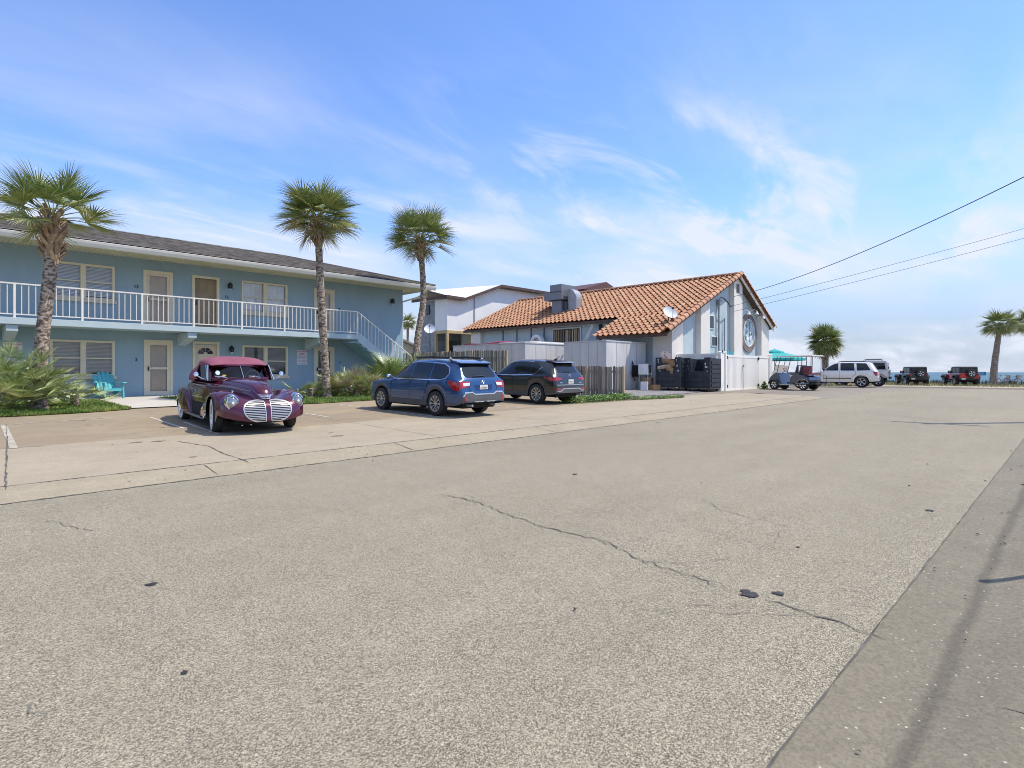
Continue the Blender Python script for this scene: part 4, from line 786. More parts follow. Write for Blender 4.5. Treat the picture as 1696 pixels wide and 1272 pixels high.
def carton(x,y,rz,s,label,m):
    mb=MB(); a,b_,c=s; mb.box(-a,a,-b_,b_,0,c); o=mb.build('carton',m,bevel=.006); t2=MB(); t2.box(-a-.004,a+.004,-.03,.03,c+.001,c+.004); t2.box(-a*.1,a*.6,-b_-.004,-b_-.001,c*.4,c*.75); k=t2.build('tape',mat('tape_brown',(.45,.30,.15),.5),o); o.location=(x,y,zg(x,y)+.015); o.rotation_euler=(0,0,rz); return tag(o,label,'box')
carton(25.0,15.5,R(25),(.20,.17,.42),'white cardboard carton on the gravel left of the grill stand',mat('white_card',(.70,.70,.70),.7))
carton(25.75,15.35,R(-20),(.22,.17,.26),'orange-brown carton on the gravel under the grill stand',mat('orange_card',(.50,.24,.09),.8,vs=9,c2=(.62,.36,.17)))
carton(26.0,15.9,R(10),(.20,.20,.62),'tall brown carton standing between grill stand and left bin',mat('tan_card',(.45,.29,.17),.85))
# ---------------- turquoise chairs ----------------
tq=mat('turquoise_plastic',(.08,.40,.44),.4,vs=3,c2=(.10,.44,.48)); 
def adirondack(label,loc,rz,group=None):
    t=thing('lawn_chair',label,'chair',loc,rz,group)
    # faces -y
    mb=MB()
    for i in range(5):
        a=(i-2)*.115; top=.96-.028*(i-2)**2
        rows=[]
        for k in range(9):
            f=k/8; z=lerp(.26,top,f); y=.16+.30*f; hw=.0585*(1+.22*f) if k<8 else .035; x=a*(1+.22*f); rows.append([(x-hw,y+.015,z),(x-hw*.5,y-.008,z),(x+hw*.5,y-.008,z),(x+hw,y+.015,z),(x+hw,y+.032,z),(x-hw,y+.032,z)])
        mb.grid(rows,0,True); b=len(mb.v)-6; mb.f.append(tuple(range(b,b+6))); mb.m.append(0)
    mb.build('backrest',tq,t,smooth=True)
    mb=MB()
    for i in range(6): y=-.30+i*.088; z=.37-.022*i+(.0 if i else -.012); mb.box(-.26,.26,y,y+.075,z-.018,z)
    mb.build('seat',tq,t,bevel=.006)
    for s in (-1,1):
        mb=MB(); mb.prism([(-.42,.545),(-.40,.57),(.30,.57),(.30,.545)],'x',s*.25 if s>0 else -.39,.39 if s>0 else -.25); mb.build('armrest',tq,t,bevel=.012)
        mb=MB(); mb.prism([(-.40,0),(-.33,.545),(-.20,.545),(-.26,.40),(-.30,0)],'x',s*.30-.025,s*.30+.025); mb.build('front_leg',tq,t,bevel=.01)
        mb=MB(); mb.prism([(-.34,.36),(-.34,.28),(.30,.02),(.42,.0),(.46,.0),(.40,.12),(.22,.27)],'x',s*.262-.02,s*.262+.02); mb.build('rear_leg',tq,t,bevel=.008)
    mb=MB(); mb.box(-.27,.27,-.33,-.305,.26,.36); mb.build('apron',tq,t)
    return t
ch=adirondack('turquoise slatted lawn chair on the walk under the blue building window',(4.42,24.75,zg(4.42,24.75)+.03),R(14))
for i in range(5):
    c=copy_tree(ch); c.location=(31.7,14.2,.42+i*.30); c.rotation_euler=(0,0,R(-60)); c['label']=['lowest','second lowest','middle','second highest','topmost'][i]+' turquoise chair of the stack behind the white fence'; c['group']='stacked turquoise chairs'
# ---------------- umbrella ----------------
U=thing('patio_umbrella','turquoise market umbrella open behind the golf carts','umbrella',(41.6,15.3,.3)); tu=mat('umbrella_canvas',(.02,.38,.36),.7,var=.08)
mb=MB(); n=8; rr=1.95
def oct_(r,z,k=8): return [(r*math.cos(2*PI*i/k+.2),r*math.sin(2*PI*i/k+.2),z) for i in range(k)]
mb.grid([oct_(.5,2.42),oct_(1.25,2.24),oct_(rr,1.98),oct_(rr+.01,1.83)],0,True); mb.grid([oct_(.02,2.66),oct_(.62,2.46),oct_(.63,2.38)],0,True); mb.build('canopy',tu,U,fix=False)
mb=MB(); mb.tube([(0,0,0),(0,0,2.68)],.025,8); mb.lathe([(0,0),(.3,0),(.3,.06),(.05,.10),(0,.1)],16); mb.build('pole',mat('pole_dark',(.12,.10,.09),.5),U)
mb=MB()
for i in range(8): a=2*PI*i/8+.2; mb.tube([(0,0,2.55),(rr*math.cos(a),rr*math.sin(a),1.96)],.012,4); mb.ball((rr*math.cos(a),rr*math.sin(a),2.0),.03,6)
mb.build('ribs',mat('rib_dark',(.06,.06,.07),.5),U)
# ---------------- wires and poles ----------------
wire=mat('wire_black',(.02,.02,.022),.6); pole=mat('utility_pole',(.22,.16,.11),.9,vs=3,c2=(.30,.23,.17),stretch=(3,3,.3))
def upole(x,y,h,label):
    t=thing('utility_pole',label,'pole',(x,y,zg(x,y))); mb=MB(); mb.tube([(0,0,-.2),(0,0,h)],[.15,.11],12); mb.build('shaft',pole,t); mb=MB(); mb.box(-.05,.05,-.9,.9,h-.5,h-.38); mb.build('crossarm',pole,t)
    for y_ in (-.8,0,.8): mb=MB(); mb.lathe([(0,h-.379),(.05,h-.36),(.03,h-.3),(.05,h-.26),(0,h-.22)],8,(0,y_,0)); mb.build('insulator',mat('porcelain',(.4,.38,.36),.3),t)
upole(20.3,-1.05,8.6,'wooden utility pole standing on the right pavement whose shadow crosses the road'); upole(45,-3.2,11.5,'taller wooden utility pole near the beach end of the right pavement')
def wirerun(a,b,sag,r,label):
    n=40; mb=MB(); mb.tube([(lerp(a[0],b[0],i/n),lerp(a[1],b[1],i/n),lerp(a[2],b[2],i/n)-sag*4*(i/n)*(1-i/n)) for i in range(n+1)],r,5); tag(mb.build('overhead_wire',wire),label,'wire')
wirerun((34.0,14.9,5.9),(20.3,-1.05,7.45),.50,.015,'thick black overhead wire, the highest of the three running to the gable')
wirerun((34.0,14.9,5.35),(45,-3.2,10.9),.12,.010,'thin overhead wire, middle of the three above the sea')
wirerun((34.0,14.9,5.0),(45,-3.2,10.3),.12,.010,'thin overhead wire, lowest of the three above the sea')
# sign post just outside the frame; its shadow falls on the near pavement
t=thing('sign_post','thin metal sign post on the right pavement beside the camera','sign post',(5.66,-.43,zg(5.66,-.43))); mb=MB(); mb.box(-.02,.02,-.025,.025,-.1,2.05); mb.build('post',mat('post_steel',(.35,.36,.36),.5,metal=.5),t)
# ---------------- palms and fan plants ----------------
gl=mat('palm_green',(.15,.22,.05),.36,vs=1.5,c2=(.34,.38,.15),islands=.5,spec=.6); gl2=mat('palm_yellow',(.22,.27,.06),.4,vs=1.5,c2=(.42,.42,.16),islands=.4,spec=.6); gdry=mat('palm_dry',(.36,.26,.16),.7,vs=2,c2=(.50,.41,.29),islands=.4)
gsil=mat('palmetto_leaf',(.25,.33,.10),.36,vs=1.5,c2=(.56,.60,.31),islands=.45,spec=.7); trm=mat('palm_trunk',(.10,.07,.05),.95,vs=9,c2=(.46,.37,.28),lo=.42,hi=.58,bump=1,bs=25,stretch=(1,1,1.6),detail=7); btm=mat('palm_boot',(.22,.13,.07),.9,vs=4,c2=(.46,.34,.22),islands=.35,detail=6)
petm=mat('petiole',(.20,.22,.07),.5,var=.2)
def frond(mb,org,az,el,pet,Rb,r,droop=.35,wid=.030,nl=30,mi=(0,1,2),pm=3,spread=118,dead=0,pw=.02):
    """petiole plus fan of leaflets; every leaflet bends under its own weight"""
    d=Vector((math.cos(az)*math.cos(el),math.sin(az)*math.cos(el),math.sin(el))); pts=[]; p=Vector(org); q=d.copy()
    for i in range(6): pts.append(p.copy()); p+=q*pet/5; q=(q+Vector((0,0,-.07*droop*2))).normalized()
    mb.tube(pts,[pw*1.3,pw,pw*.8,pw*.7,pw*.6,pw*.5],4,pm,cap=False)
    hub=pts[-1]; s=q.cross(Vector((0,0,1)));
    if s.length<.1: s=Vector((math.sin(az),-math.cos(az),0))
    s.normalize(); n=s.cross(q).normalized(); roll=r.uniform(-.5,.5); s,n=(s*math.cos(roll)+n*math.sin(roll)),(n*math.cos(roll)-s*math.sin(roll))
    cup=r.uniform(.15,.4); m0=r.choice(mi)
    for i in range(nl):
        a=R(lerp(-spread,spread,(i+.5)/nl))+r.uniform(-.03,.03); L=Rb*(.72+.28*math.cos(a*.75))*r.uniform(.86,1.08); ld=(q*math.cos(a)+s*math.sin(a)).normalized(); ld=(ld+n*cup*(.25+abs(math.sin(a))*.6)).normalized()
        sd=ld.cross(n).normalized(); p=hub.copy(); v=ld.copy(); rows=[]; K=5; tw=r.uniform(-.5,.5); bend=droop*r.uniform(.6,1.5)
        for k in range(K+1):
            f=k/K; ww=wid*(Rb/.9)*(.25+1.5*f if f<.4 else .85*(1-(f-.4)/.62))*(1 if k<K else .25); side=(sd*math.cos(tw*f)+n*math.sin(tw*f)); rows.append((p-side*ww+n*ww*.5,p.copy(),p+side*ww+n*ww*.5)); p=p+v*L/K; v=(v+Vector((0,0,-bend*.45*f*(2.3 if f>.5 else .5)))).normalized()
        b=len(mb.v); mm=m0 if r.random()<.8 else r.choice(mi); mb.v+=[tuple(x) for rw in rows for x in rw]
        for k in range(K):
            mb.f+=[(b+3*k,b+3*k+1,b+3*k+4,b+3*k+3),(b+3*k+1,b+3*k+2,b+3*k+5,b+3*k+4)]; mb.m+=[mm if f<2 or True else mm]*2
def palm(name,label,path,r0,r1,nf,Rb,pet,seed,boots=1.0,elmin=-55,group=None,droop=.5,squash=1,nl=30,bias=None,lowres=False,eltop=66,dry=2,skirt=0):
    base=Vector(path[0]); t=thing(name,label,'palm tree',base,0,group); r=random.Random(seed); pts=[Vector(p)-base for p in path]
    P=[]; seg=7 if lowres else 16
    for i in range(len(pts)-1):
        for k in range(seg):
            f=k/seg; p0=pts[max(i-1,0)];p1=pts[i];p2=pts[i+1];p3=pts[min(i+2,len(pts)-1)]
            P.append(.5*((2*p1)+(p2-p0)*f+(2*p0-5*p1+4*p2-p3)*f*f+(3*p1-p0-3*p2+p3)*f**3))
    P.append(pts[-1]); top=P[-1]; mb=MB(); rows=[]; n=10 if lowres else 16
    for i,p in enumerate(P):
        f=i/(len(P)-1); rr=lerp(r0,r1,f)*(1+.35*max(0,1-f*12))+.006*math.sin(i*2.4); rows.append([p+Vector((math.cos(2*PI*j/n),math.sin(2*PI*j/n),0))*rr*(1+.09*noise.noise(Vector((j*1.2,i*.8,seed)))) for j in range(n)])
    mb.grid(rows,0,True); b=len(mb.v)-n; mb.f.append(tuple(range(b,b+n))); mb.m.append(0); mb.build('trunk',trm,t,smooth=True,angle=180)
    if boots>0:
        mb=MB(); nb=10 if lowres else int(58*boots)
        for i in range(nb):
            f=i/nb; z=-boots*1.15*(1-f); a=i*2.4; rr=r1*(1.05+.55*math.sin(PI*min(1,f*1.1)**.8)); c=top+Vector((math.cos(a)*rr*.55,math.sin(a)*rr*.55,z)); sg=1 if i%2 else -1; o=Vector((math.cos(a+sg*.75)*.6,math.sin(a+sg*.75)*.6,1.0)).normalized(); L=r.uniform(.22,.36)*(r1/.16)**.5*.95; sd=Vector((-math.sin(a),math.cos(a),0)); wd=.055*(r1/.16)**.5; u=Vector((math.cos(a),math.sin(a),.2))
            c=c+u*rr*.15; e=c+o*L+u*rr*.28
            v=[c-sd*wd-u*.02,c+sd*wd-u*.02,c+sd*wd+u*.02,c-sd*wd+u*.02,e-sd*wd*.6-u*.012,e+sd*wd*.6-u*.012,e+sd*wd*.6+u*.03,e-sd*wd*.6+u*.03]
            mb.add(v,[(0,1,5,4),(1,2,6,5),(2,3,7,6),(3,0,4,7),(4,5,6,7)])
        mb.lathe([(r1*.9,-boots*1.2),(r1*1.28,-boots*.8),(r1*1.3,-boots*.35),(r1*.9,.02),(0,.05)],10,tuple(top)); mb.build('boots',btm,t,fix=False)
    mb=MB()
    for i in range(nf):
        f=i/nf; el=R(lerp(eltop,elmin,f**.9)); az_=i*2.399+r.uniform(-.25,.25)+seed; pp=pet*r.uniform(.75,1.15)
        if bias: pp*=1+bias*math.cos(az_-bias_dir)
        mi=(0,0,1) if f<.62 else (0,1,1) if f<.85 else (1,1,dry)
        frond(mb,top+Vector((0,0,-.15*f)),az_,el,pp,Rb*r.uniform(.82,1.08),r,droop*(.7+.8*f),nl=nl,mi=mi,wid=.024 if not lowres else .04)
    for i in range(skirt):
        frond(mb,top+Vector((0,0,-.2)),i*2.399+seed,R(r.uniform(-50,-18)),pet*r.uniform(.45,.7),Rb*r.uniform(.65,.9),r,droop*1.5,nl=max(12,nl-8),mi=(1,2,1,2),wid=.022 if not lowres else .036)
    mb.build('crown',[gl,gl2,gdry,petm],t,fix=False)
    return t
bias_dir=0
palm('palm_tree','thick leaning palm tree in front of the balcony, leftmost palm',[(1.98,19.9,zg(2,19.9)),(2.05,19.95,2.2),(2.22,20.0,4.0),(2.28,20.0,5.62)],  .165,.15,25,.95,.88,3,boots=1.1,elmin=-2,droop=.38,nl=32,eltop=68,dry=0,skirt=1)
palm('palm_tree','tall slim palm tree in front of the blue building, second palm from the left',[(10.15,19.6,zg(10.2,19.6)),(10.06,19.62,1.6),(9.93,19.68,4.2),(9.82,19.72,6.95)],.155,.12,46,1.02,.82,11,boots=.85,elmin=-4,droop=.42,nl=30,eltop=52,skirt=9)
palm('palm_tree','palm tree with a curved trunk by the stair foot, third palm from the left',[(15.55,21.9,zg(15.5,21.9)),(15.65,21.9,1.5),(16.02,22.1,3.2),(16.38,22.2,5.0),(16.25,22.3,7.65)],.185,.13,44,1.04,.95,7,boots=.85,elmin=-6,droop=.38,nl=28,eltop=66,skirt=8)
palm('palm_tree','dense round palm tree behind the white wagon',[(60,17.3,-.1),(60.1,17.4,1.9),(60.1,17.4,4.35)],.30,.26,78,1.2,.85,5,boots=.6,elmin=-65,droop=.5,nl=22,lowres=True,eltop=85)
palm('palm_tree','windswept palm tree with a dark slanted trunk beside the red jeep',[(73.5,6.2,-.1),(73.7,6.1,2),(74.0,5.9,4.2),(74.2,5.7,6.0)],.34,.20,46,1.15,.9,9,boots=.5,elmin=-30,droop=.5,nl=18,lowres=True)
palm('palm_tree','palm tree cut by the right edge of the picture beside the scooter',[(78,3.9,-.2),(77.8,3.8,3),(77.5,3.6,6.2)],.30,.2,44,1.15,.9,15,boots=.5,elmin=-30,droop=.5,nl=18,lowres=True)
palm('palm_tree','distant palm tree just past the corner of the blue building',[(46.6,66.8,.3),(46.6,66.8,4),(46.6,66.8,8.3)],.2,.16,26,1.1,.7,21,boots=.5,elmin=-50,nl=16,lowres=True)
def fanplant(label,c,n,Rb,pet,spreadr,seed,mats,elr=(5,80),hgt=.2,wid=.026,mi=(0,0,1),nl=24,droop=.3):
    t=thing('fan_palm_shrub',label,'shrub',(c[0],c[1],zg(*c))); r=random.Random(seed); mb=MB()
    for i in range(n):
        a=r.uniform(0,2*PI); q=spreadr*math.sqrt(r.random()); x,y=q*math.cos(a),q*math.sin(a)*.6; el=R(lerp(elr[1],elr[0],(q/spreadr)**.7)+r.uniform(-12,12)); frond(mb,(x,y,r.uniform(0,hgt)),a+r.uniform(-.6,.6),el,pet*r.uniform(.5,1.15),Rb*r.uniform(.75,1.1),r,droop,wid=wid,nl=nl,mi=mi,spread=105,pw=.012)
    mb.build('foliage',mats,t,fix=False); mb=MB()
    for i in range(6): a=i*1.05; mb.tube([(0,0,-.05),(spreadr*.3*math.cos(a),spreadr*.2*math.sin(a),.35)],[.09,.06],7)
    mb.build('stems',trm,t); return t
fanplant('big pale fan palm shrub at the left edge hiding the tow away sign',(.72,20.0),250,.52,1.15,1.15,4,[gsil,gl,gdry,petm],(10,86),.6,.034,(0,0,0,1),nl=18,droop=.05)
fanplant('bright yellow-green fan palm shrub between the second palm and the blue wagon',(11.7,20.3),160,.46,.70,1.0,6,[gsil,gl2,gdry,petm],(6,86),.35,.034,(0,0,1,2),nl=20,droop=.06)
fanplant('dark green fan palm shrub at the foot of the stairs behind the blue wagon',(14.7,21.4),60,.85,1.05,.65,8,[gl,gl2,gsil,petm],(25,86),.5,.026,(0,0,0,1),nl=24,droop=.2)
fanplant('small fan palm shrub tucked against the trunk of the second palm',(9.75,20.2),20,.5,.6,.4,18,[gsil,gl2,gdry,petm],(8,75),.2,.03,(0,1),nl=18,droop=.15)
fanplant('small fan palm tuft left of the turquoise chair',(2.85,20.6),10,.5,.75,.2,28,[gsil,gl2,gdry,petm],(8,45),.35,.03,(0,1),nl=18,droop=.15)
# ---------------- vehicles ----------------
# local frame: +x forward, +y left, z up, origin on the ground at mid-wheelbase
tyre=mat('tyre_rubber',(.02,.02,.021),.8,vs=12,c2=(.035,.034,.033)); alloy=mat('alloy',(.55,.55,.56),.3,metal=.8,var=.06); chrome=mat('chrome',(.75,.76,.78),.1,metal=1,var=.03); under=mat('underbody',(.012,.012,.013),.9,var=.3)
trimg=mat('grey_cladding',(.075,.078,.082),.6,vs=4,c2=(.095,.098,.10)); redl=mat('tail_red',(.35,.01,.012),.12,var=.15,coat=.6); clearl=mat('lamp_clear',(.70,.70,.70),.12,var=.08,coat=.6); cglass=mat('car_glass',(.014,.018,.021),.04,var=.2,spec=.5); seam=mat('panel_gap',(.008,.008,.01),.8,var=.1); satin=mat('satin_silver',(.50,.51,.52),.35,metal=.5,var=.05)
plate=mat('number_plate',(.75,.74,.68),.5,vs=14,c2=(.55,.60,.52),lo=.5,hi=.62,detail=2); platx=mat('plate_marks',(.20,.16,.14),.6)
def paint(name,c,metal=.35): return mat(name,c,.28,metal=metal,vs=30,var=.05,coat=1.0,spec=.5)
def shell(parent,xs,T,Bt,W,Wr,L,mtl,name='body',wbelt=.97,low=.95,nside=9,ngh=6,ntop=8,edge=.86,top_e=2.0):
    """car body skin from profile curves: T roofline, Bt belt, W plan half-width, Wr roof half-width, L lower edge"""
    mb=MB(); rows=[]
    for x in xs:
        t_,l_,w_=T(x),L(x),W(x); b_=min(Bt(x),t_-.015); g=max(0,t_-b_); gh=sm(.10,.45,g); half=[]
        zm=l_+(b_-l_)*.62
        for i in range(nside+1):
            f=i/nside; z=lerp(l_,b_,f); k=low+(1-low)*math.sin(min(1,f/.6)*PI/2) if f<.6 else lerp(1,wbelt,((f-.6)/.4)**2); half.append((w_*k,z))
        we=w_*wbelt; ye=lerp(we*.86,min(Wr(x),we*.98),gh); ze=b_+g*lerp(.45,edge,gh)
        for i in range(1,ngh+1):
            f=i/ngh; bow=.03*math.sin(PI*f)*gh; half.append((lerp(we,ye,f)+bow,lerp(b_,ze,f)))
        for i in range(1,ntop+1):
            a=PI/2*i/ntop; half.append((ye*math.cos(a)**(2/top_e) if i<ntop else 0,ze+(t_-ze)*math.sin(a)**(2/top_e)))
        row=[(x,-y,z) for y,z in half]+[(x,y,z) for y,z in half[-2::-1]]; rows.append(row)
    mb.grid(rows); n=len(rows[0]); mb.f.append(tuple(range(n))); mb.m.append(0); b=len(mb.v)-n; mb.f.append(tuple(range(b,b+n))[::-1]); mb.m.append(0)
    o=mb.build(name,mtl,parent,smooth=True,angle=50); return o
class Skin:
    """projects flat outlines on to a body so that glass, lamps and trim follow its shape"""
    def __init__(s,objs):
        vs=[];fs=[]
        for o in objs:
            b=len(vs); M=o.matrix_basis
            vs+=[M@v.co for v in o.data.vertices]; fs+=[tuple(b+i for i in p.vertices) for p in o.data.polygons]
        s.t=BVHTree.FromPolygons(vs,fs)
    def pt(s,u,v,view,off):
        o,d={'L':((u,3,v),(0,-1,0)),'R':((u,-3,v),(0,1,0)),'B':((-6,u,v),(1,0,0)),'F':((6,u,v),(-1,0,0)),'T':((u,v,4),(0,0,-1))}[view]; d=Vector(d)
        h,n,i,_=s.t.ray_cast(Vector(o),d)
        if h is None:
            h,n,i,_=s.t.find_nearest(Vector(o)+d*3.2)
        if n.dot(d)>0: n=-n
        return h+n*off,n
    def decal(s,poly,view,mtl,name,parent,off=.004,res=.07,thick=.012,rnd=0,smooth=True):
        if rnd: poly=rounded(poly,rnd)
        bm=bmesh.new(); vs=[bm.verts.new((p[0],p[1],0)) for p in poly]; bm.faces.new(vs)
        bmesh.ops.triangulate(bm,faces=bm.faces)
        for _ in range(6):
            es=[e for e in bm.edges if e.calc_length()>res]
            if not es: break
            bmesh.ops.subdivide_edges(bm,edges=es,cuts=1); bmesh.ops.triangulate(bm,faces=[f for f in bm.faces if len(f.verts)>3])
        for v in bm.verts: v.co,_n=s.pt(v.co.x,v.co.y,view,off); v.co=v.co
        bm.normal_update()
        r=bmesh.ops.extrude_face_region(bm,geom=list(bm.faces)); nv=[e for e in r['geom'] if isinstance(e,bmesh.types.BMVert)]
        dn={'L':Vector((0,-1,0)),'R':Vector((0,1,0)),'B':Vector((1,0,0)),'F':Vector((-1,0,0)),'T':Vector((0,0,-1))}[view]
        for v in nv: v.co+=dn*thick
        bmesh.ops.recalc_face_normals(bm,faces=bm.faces)
        me=bpy.data.meshes.new(name); bm.to_mesh(me); bm.free(); me.materials.append(mtl)
        for p in me.polygons: p.use_smooth=smooth
        me.set_sharp_from_angle(angle=R(45)); o=bpy.data.objects.new(name,me); COL.objects.link(o); o.parent=parent; return o
    def strip(s,pts,wd,view,mtl,name,parent,off=.005,thick=.01,closed=False,step=.05,build=True,mb=None):
        P=[]; q=list(pts)+([pts[0]] if closed else [])
        for a,b in zip(q,q[1:]):
            k=max(1,int(math.hypot(b[0]-a[0],b[1]-a[1])/step)); P+=[(lerp(a[0],b[0],i/k),lerp(a[1],b[1],i/k)) for i in range(k)]
        P.append(q[-1]); rows=[]
        for i,p in enumerate(P):
            a=P[max(i-1,0)]; b=P[min(i+1,len(P)-1)]
            if closed and i in(0,len(P)-1): a,b=P[-2],P[1]
            dx,dy=b[0]-a[0],b[1]-a[1]; Ln=math.hypot(dx,dy) or 1; nx,ny=-dy/Ln*wd/2,dx/Ln*wd/2; a1,n1=s.pt(p[0]+nx,p[1]+ny,view,off); a2,n2=s.pt(p[0]-nx,p[1]-ny,view,off)
            rows.append([a1-n1*thick,a1,a2,a2-n2*thick])
        m=mb or MB(); m.grid(rows)
        if mb is None: return m.build(name,mtl,parent,smooth=True,angle=40)
def rounded(poly,r,k=4):
    out=[]; n=len(poly)
    for i in range(n):
        p0,p,p1=Vector((*poly[i-1],0)),Vector((*poly[i],0)),Vector((*poly[(i+1)%n],0)); a=(p0-p); b=(p1-p); rr=min(r,a.length*.45,b.length*.45); A=p+a.normalized()*rr; B_=p+b.normalized()*rr
        for j in range(k+1): f=j/k; q=A*(1-f)**2+p*2*f*(1-f)+B_*f*f; out.append((q.x,q.y))
    return out
def both(f):
    for s in ('L','R'): f(s)
def wheel(parent,x,y,Rw,wt,rr,spokes,m=alloy,steer=0,whitewall=False,style=0,name='wheel'):
    """wheel centred at (x, y, Rw); y sign gives the outer side"""
    sg=1 if y>0 else -1; w=bpy.data.objects.new(name,None); COL.objects.link(w); w.empty_display_size=.1; w.parent=parent; w.location=(x,y,Rw); w.rotation_euler=(0,0,steer)
    mb=MB(); h=wt/2; prof=[(rr,-h*.8),(rr*1.02,-h),(Rw*.93,-h*1.02),(Rw*.985,-h*.85),(Rw,-h*.55),(Rw,h*.55),(Rw*.985,h*.85),(Rw*.93,h*1.02),(rr*1.02,h),(rr,h*.8)]
    mb.lathe(prof,36,ax='y'); 
    for k in (-.4,0,.4): pass
    mb.build('tyre',tyre,w,smooth=True,angle=50)
    if whitewall: mb=MB(); mb.lathe([(rr*1.0,sg*(h*1.0)),(rr*1.04,sg*(h*1.10)),(Rw*.90,sg*(h*1.09)),(Rw*.92,sg*h*1.0)],40,ax='y'); mb.build('whitewall',mat('whitewall',(.72,.71,.68),.5),w,smooth=True)
    mb=MB(); f=sg*h
    mb.lathe([(rr,f*.85),(rr*.985,f*1.0),(rr*.93,f*1.0),(rr*.90,f*.80),(rr*.88,-f*.6)],36,ax='y')
    if style==0:
        for i in range(spokes):
            a=2*PI*i/spokes; da=.20 if spokes<=6 else .13; v=[]
            for (q,fo,ww) in ((rr*.16,.62,.9),(rr*.55,.88,.75),(rr*.93,.93,1.15)):
                for e in (-1,1): an=a+e*da*ww*(rr*.45/q if q<rr*.4 else 1); v.append((q*math.cos(an),f*fo,q*math.sin(an))); v.append((q*math.cos(an),f*(fo-.25),q*math.sin(an)))
            mb.add(v,[(0,2,6,4),(4,6,10,8),(0,4,5,1),(4,8,9,5),(2,3,7,6),(6,7,11,10)])
        mb.lathe([(0,f*.82),(rr*.15,f*.80),(rr*.20,f*.70),(rr*.22,f*.4)],18,ax='y')
    elif style==1:
        mb.lathe([(rr*.9,f*.8),(rr*.72,f*.55),(rr*.62,f*.62),(rr*.45,f*.95),(rr*.3,f*1.12),(0,f*1.18)],30,ax='y')
    mb.build('rim',m,w,smooth=True,angle=30)
    mb=MB(); mb.lathe([(0,f*.35),(rr*.86,f*.35),(rr*.87,-f*.5),(0,-f*.5)],24,ax='y'); mb.build('brake_disc',under,w)
    return w
def arch(base,wheels,Ra,zc):
    def f(x):
        z=base(x)
        for xw in wheels:
            d=abs(x-xw)
            if d<Ra: z=max(z,zc+math.sqrt(Ra*Ra-d*d))
        return z
    return f
def stations(x0,x1,wheels,Ra,n=70,extra=()):
    xs=[x0+(x1-x0)*(.5-.5*math.cos(PI*i/n)) for i in range(n+1)]
    for w in wheels:
        xs+= [w+Ra*math.sin(PI/2*k/10) for k in range(-10,11)]+[w-Ra*1.003,w+Ra*1.003]
    xs+=list(extra); xs=sorted(x for x in xs if x0<=x<=x1); o=[xs[0]]
    for x in xs[1:]:
        if x-o[-1]>.002: o.append(x)
    return o
def underbits(t,x0,x1,wheels,W,Rw,z0=.24,z1=.6):
    mb=MB(); mb.box(x0,x1,-W+.32,W-.32,z0,z1); a,b=sorted(wheels); mb.box(a+Rw+.08,b-Rw-.08,-W+.06,W-.06,z0,z1)
    for w in wheels: mb.tube([(w,-W+.2,Rw*.95),(w,W-.2,Rw*.95)],.04,6)
    mb.build('underbody',under,t)
    for w in wheels:
        for s in (-1,1):
            mb=MB(); Rr_=Rw*1.16; rows=[[(w+Rr_*math.cos(a_),s*yy,Rw+Rr_*math.sin(a_)) for a_ in [PI*k/14-.15*(1-2*k/14) for k in range(15)]] for yy in (W-.34,W-.035)]; mb.grid(rows); mb.build('wheel_liner',under,t,fix=False)
def place(t,x,y,ang): t.location=(x,y,zg(x,y)); t.rotation_euler=(0,0,ang)
def tilt(t,x,y,ang,wb):
    """sit on the sloping ground"""
    c,s=math.cos(ang),math.sin(ang); zf=zg(x+c*wb/2,y+s*wb/2); zb=zg(x-c*wb/2,y-s*wb/2); zl=zg(x-s*.75,y+c*.75); zr_=zg(x+s*.75,y-c*.75)
    t.location=(x,y,(zf+zb)/2+.005); t.rotation_mode='ZYX' if False else 'XYZ'
    M=Matrix.Rotation(ang,4,'Z')@Matrix.Rotation(-math.atan2(zf-zb,wb),4,'Y')@Matrix.Rotation(math.atan2(zl-zr_,1.5),4,'X'); t.rotation_euler=M.to_euler()
def plate_(t,sk,y,z,view='B',w=.30,h=.15):
    sg=-1 if view=='B' else 1; p,n=sk.pt(y,z,view,.012); mb=MB(); mb.box(p.x-.004,p.x+.004,y-w/2,y+w/2,z-h/2,z+h/2); o=mb.build('number_plate',plate,t)
    mb=MB(); r=random.Random(int(abs(y*77+z*991)))
    for i in range(6): yy=y-w*.36+i*w*.145; mb.box(p.x+sg*.0045-.0015,p.x+sg*.0045+.0015,yy-.012,yy+.012,z-.03,z+.03*r.uniform(.4,1))
    mb.build('plate_marks',platx,t); return o
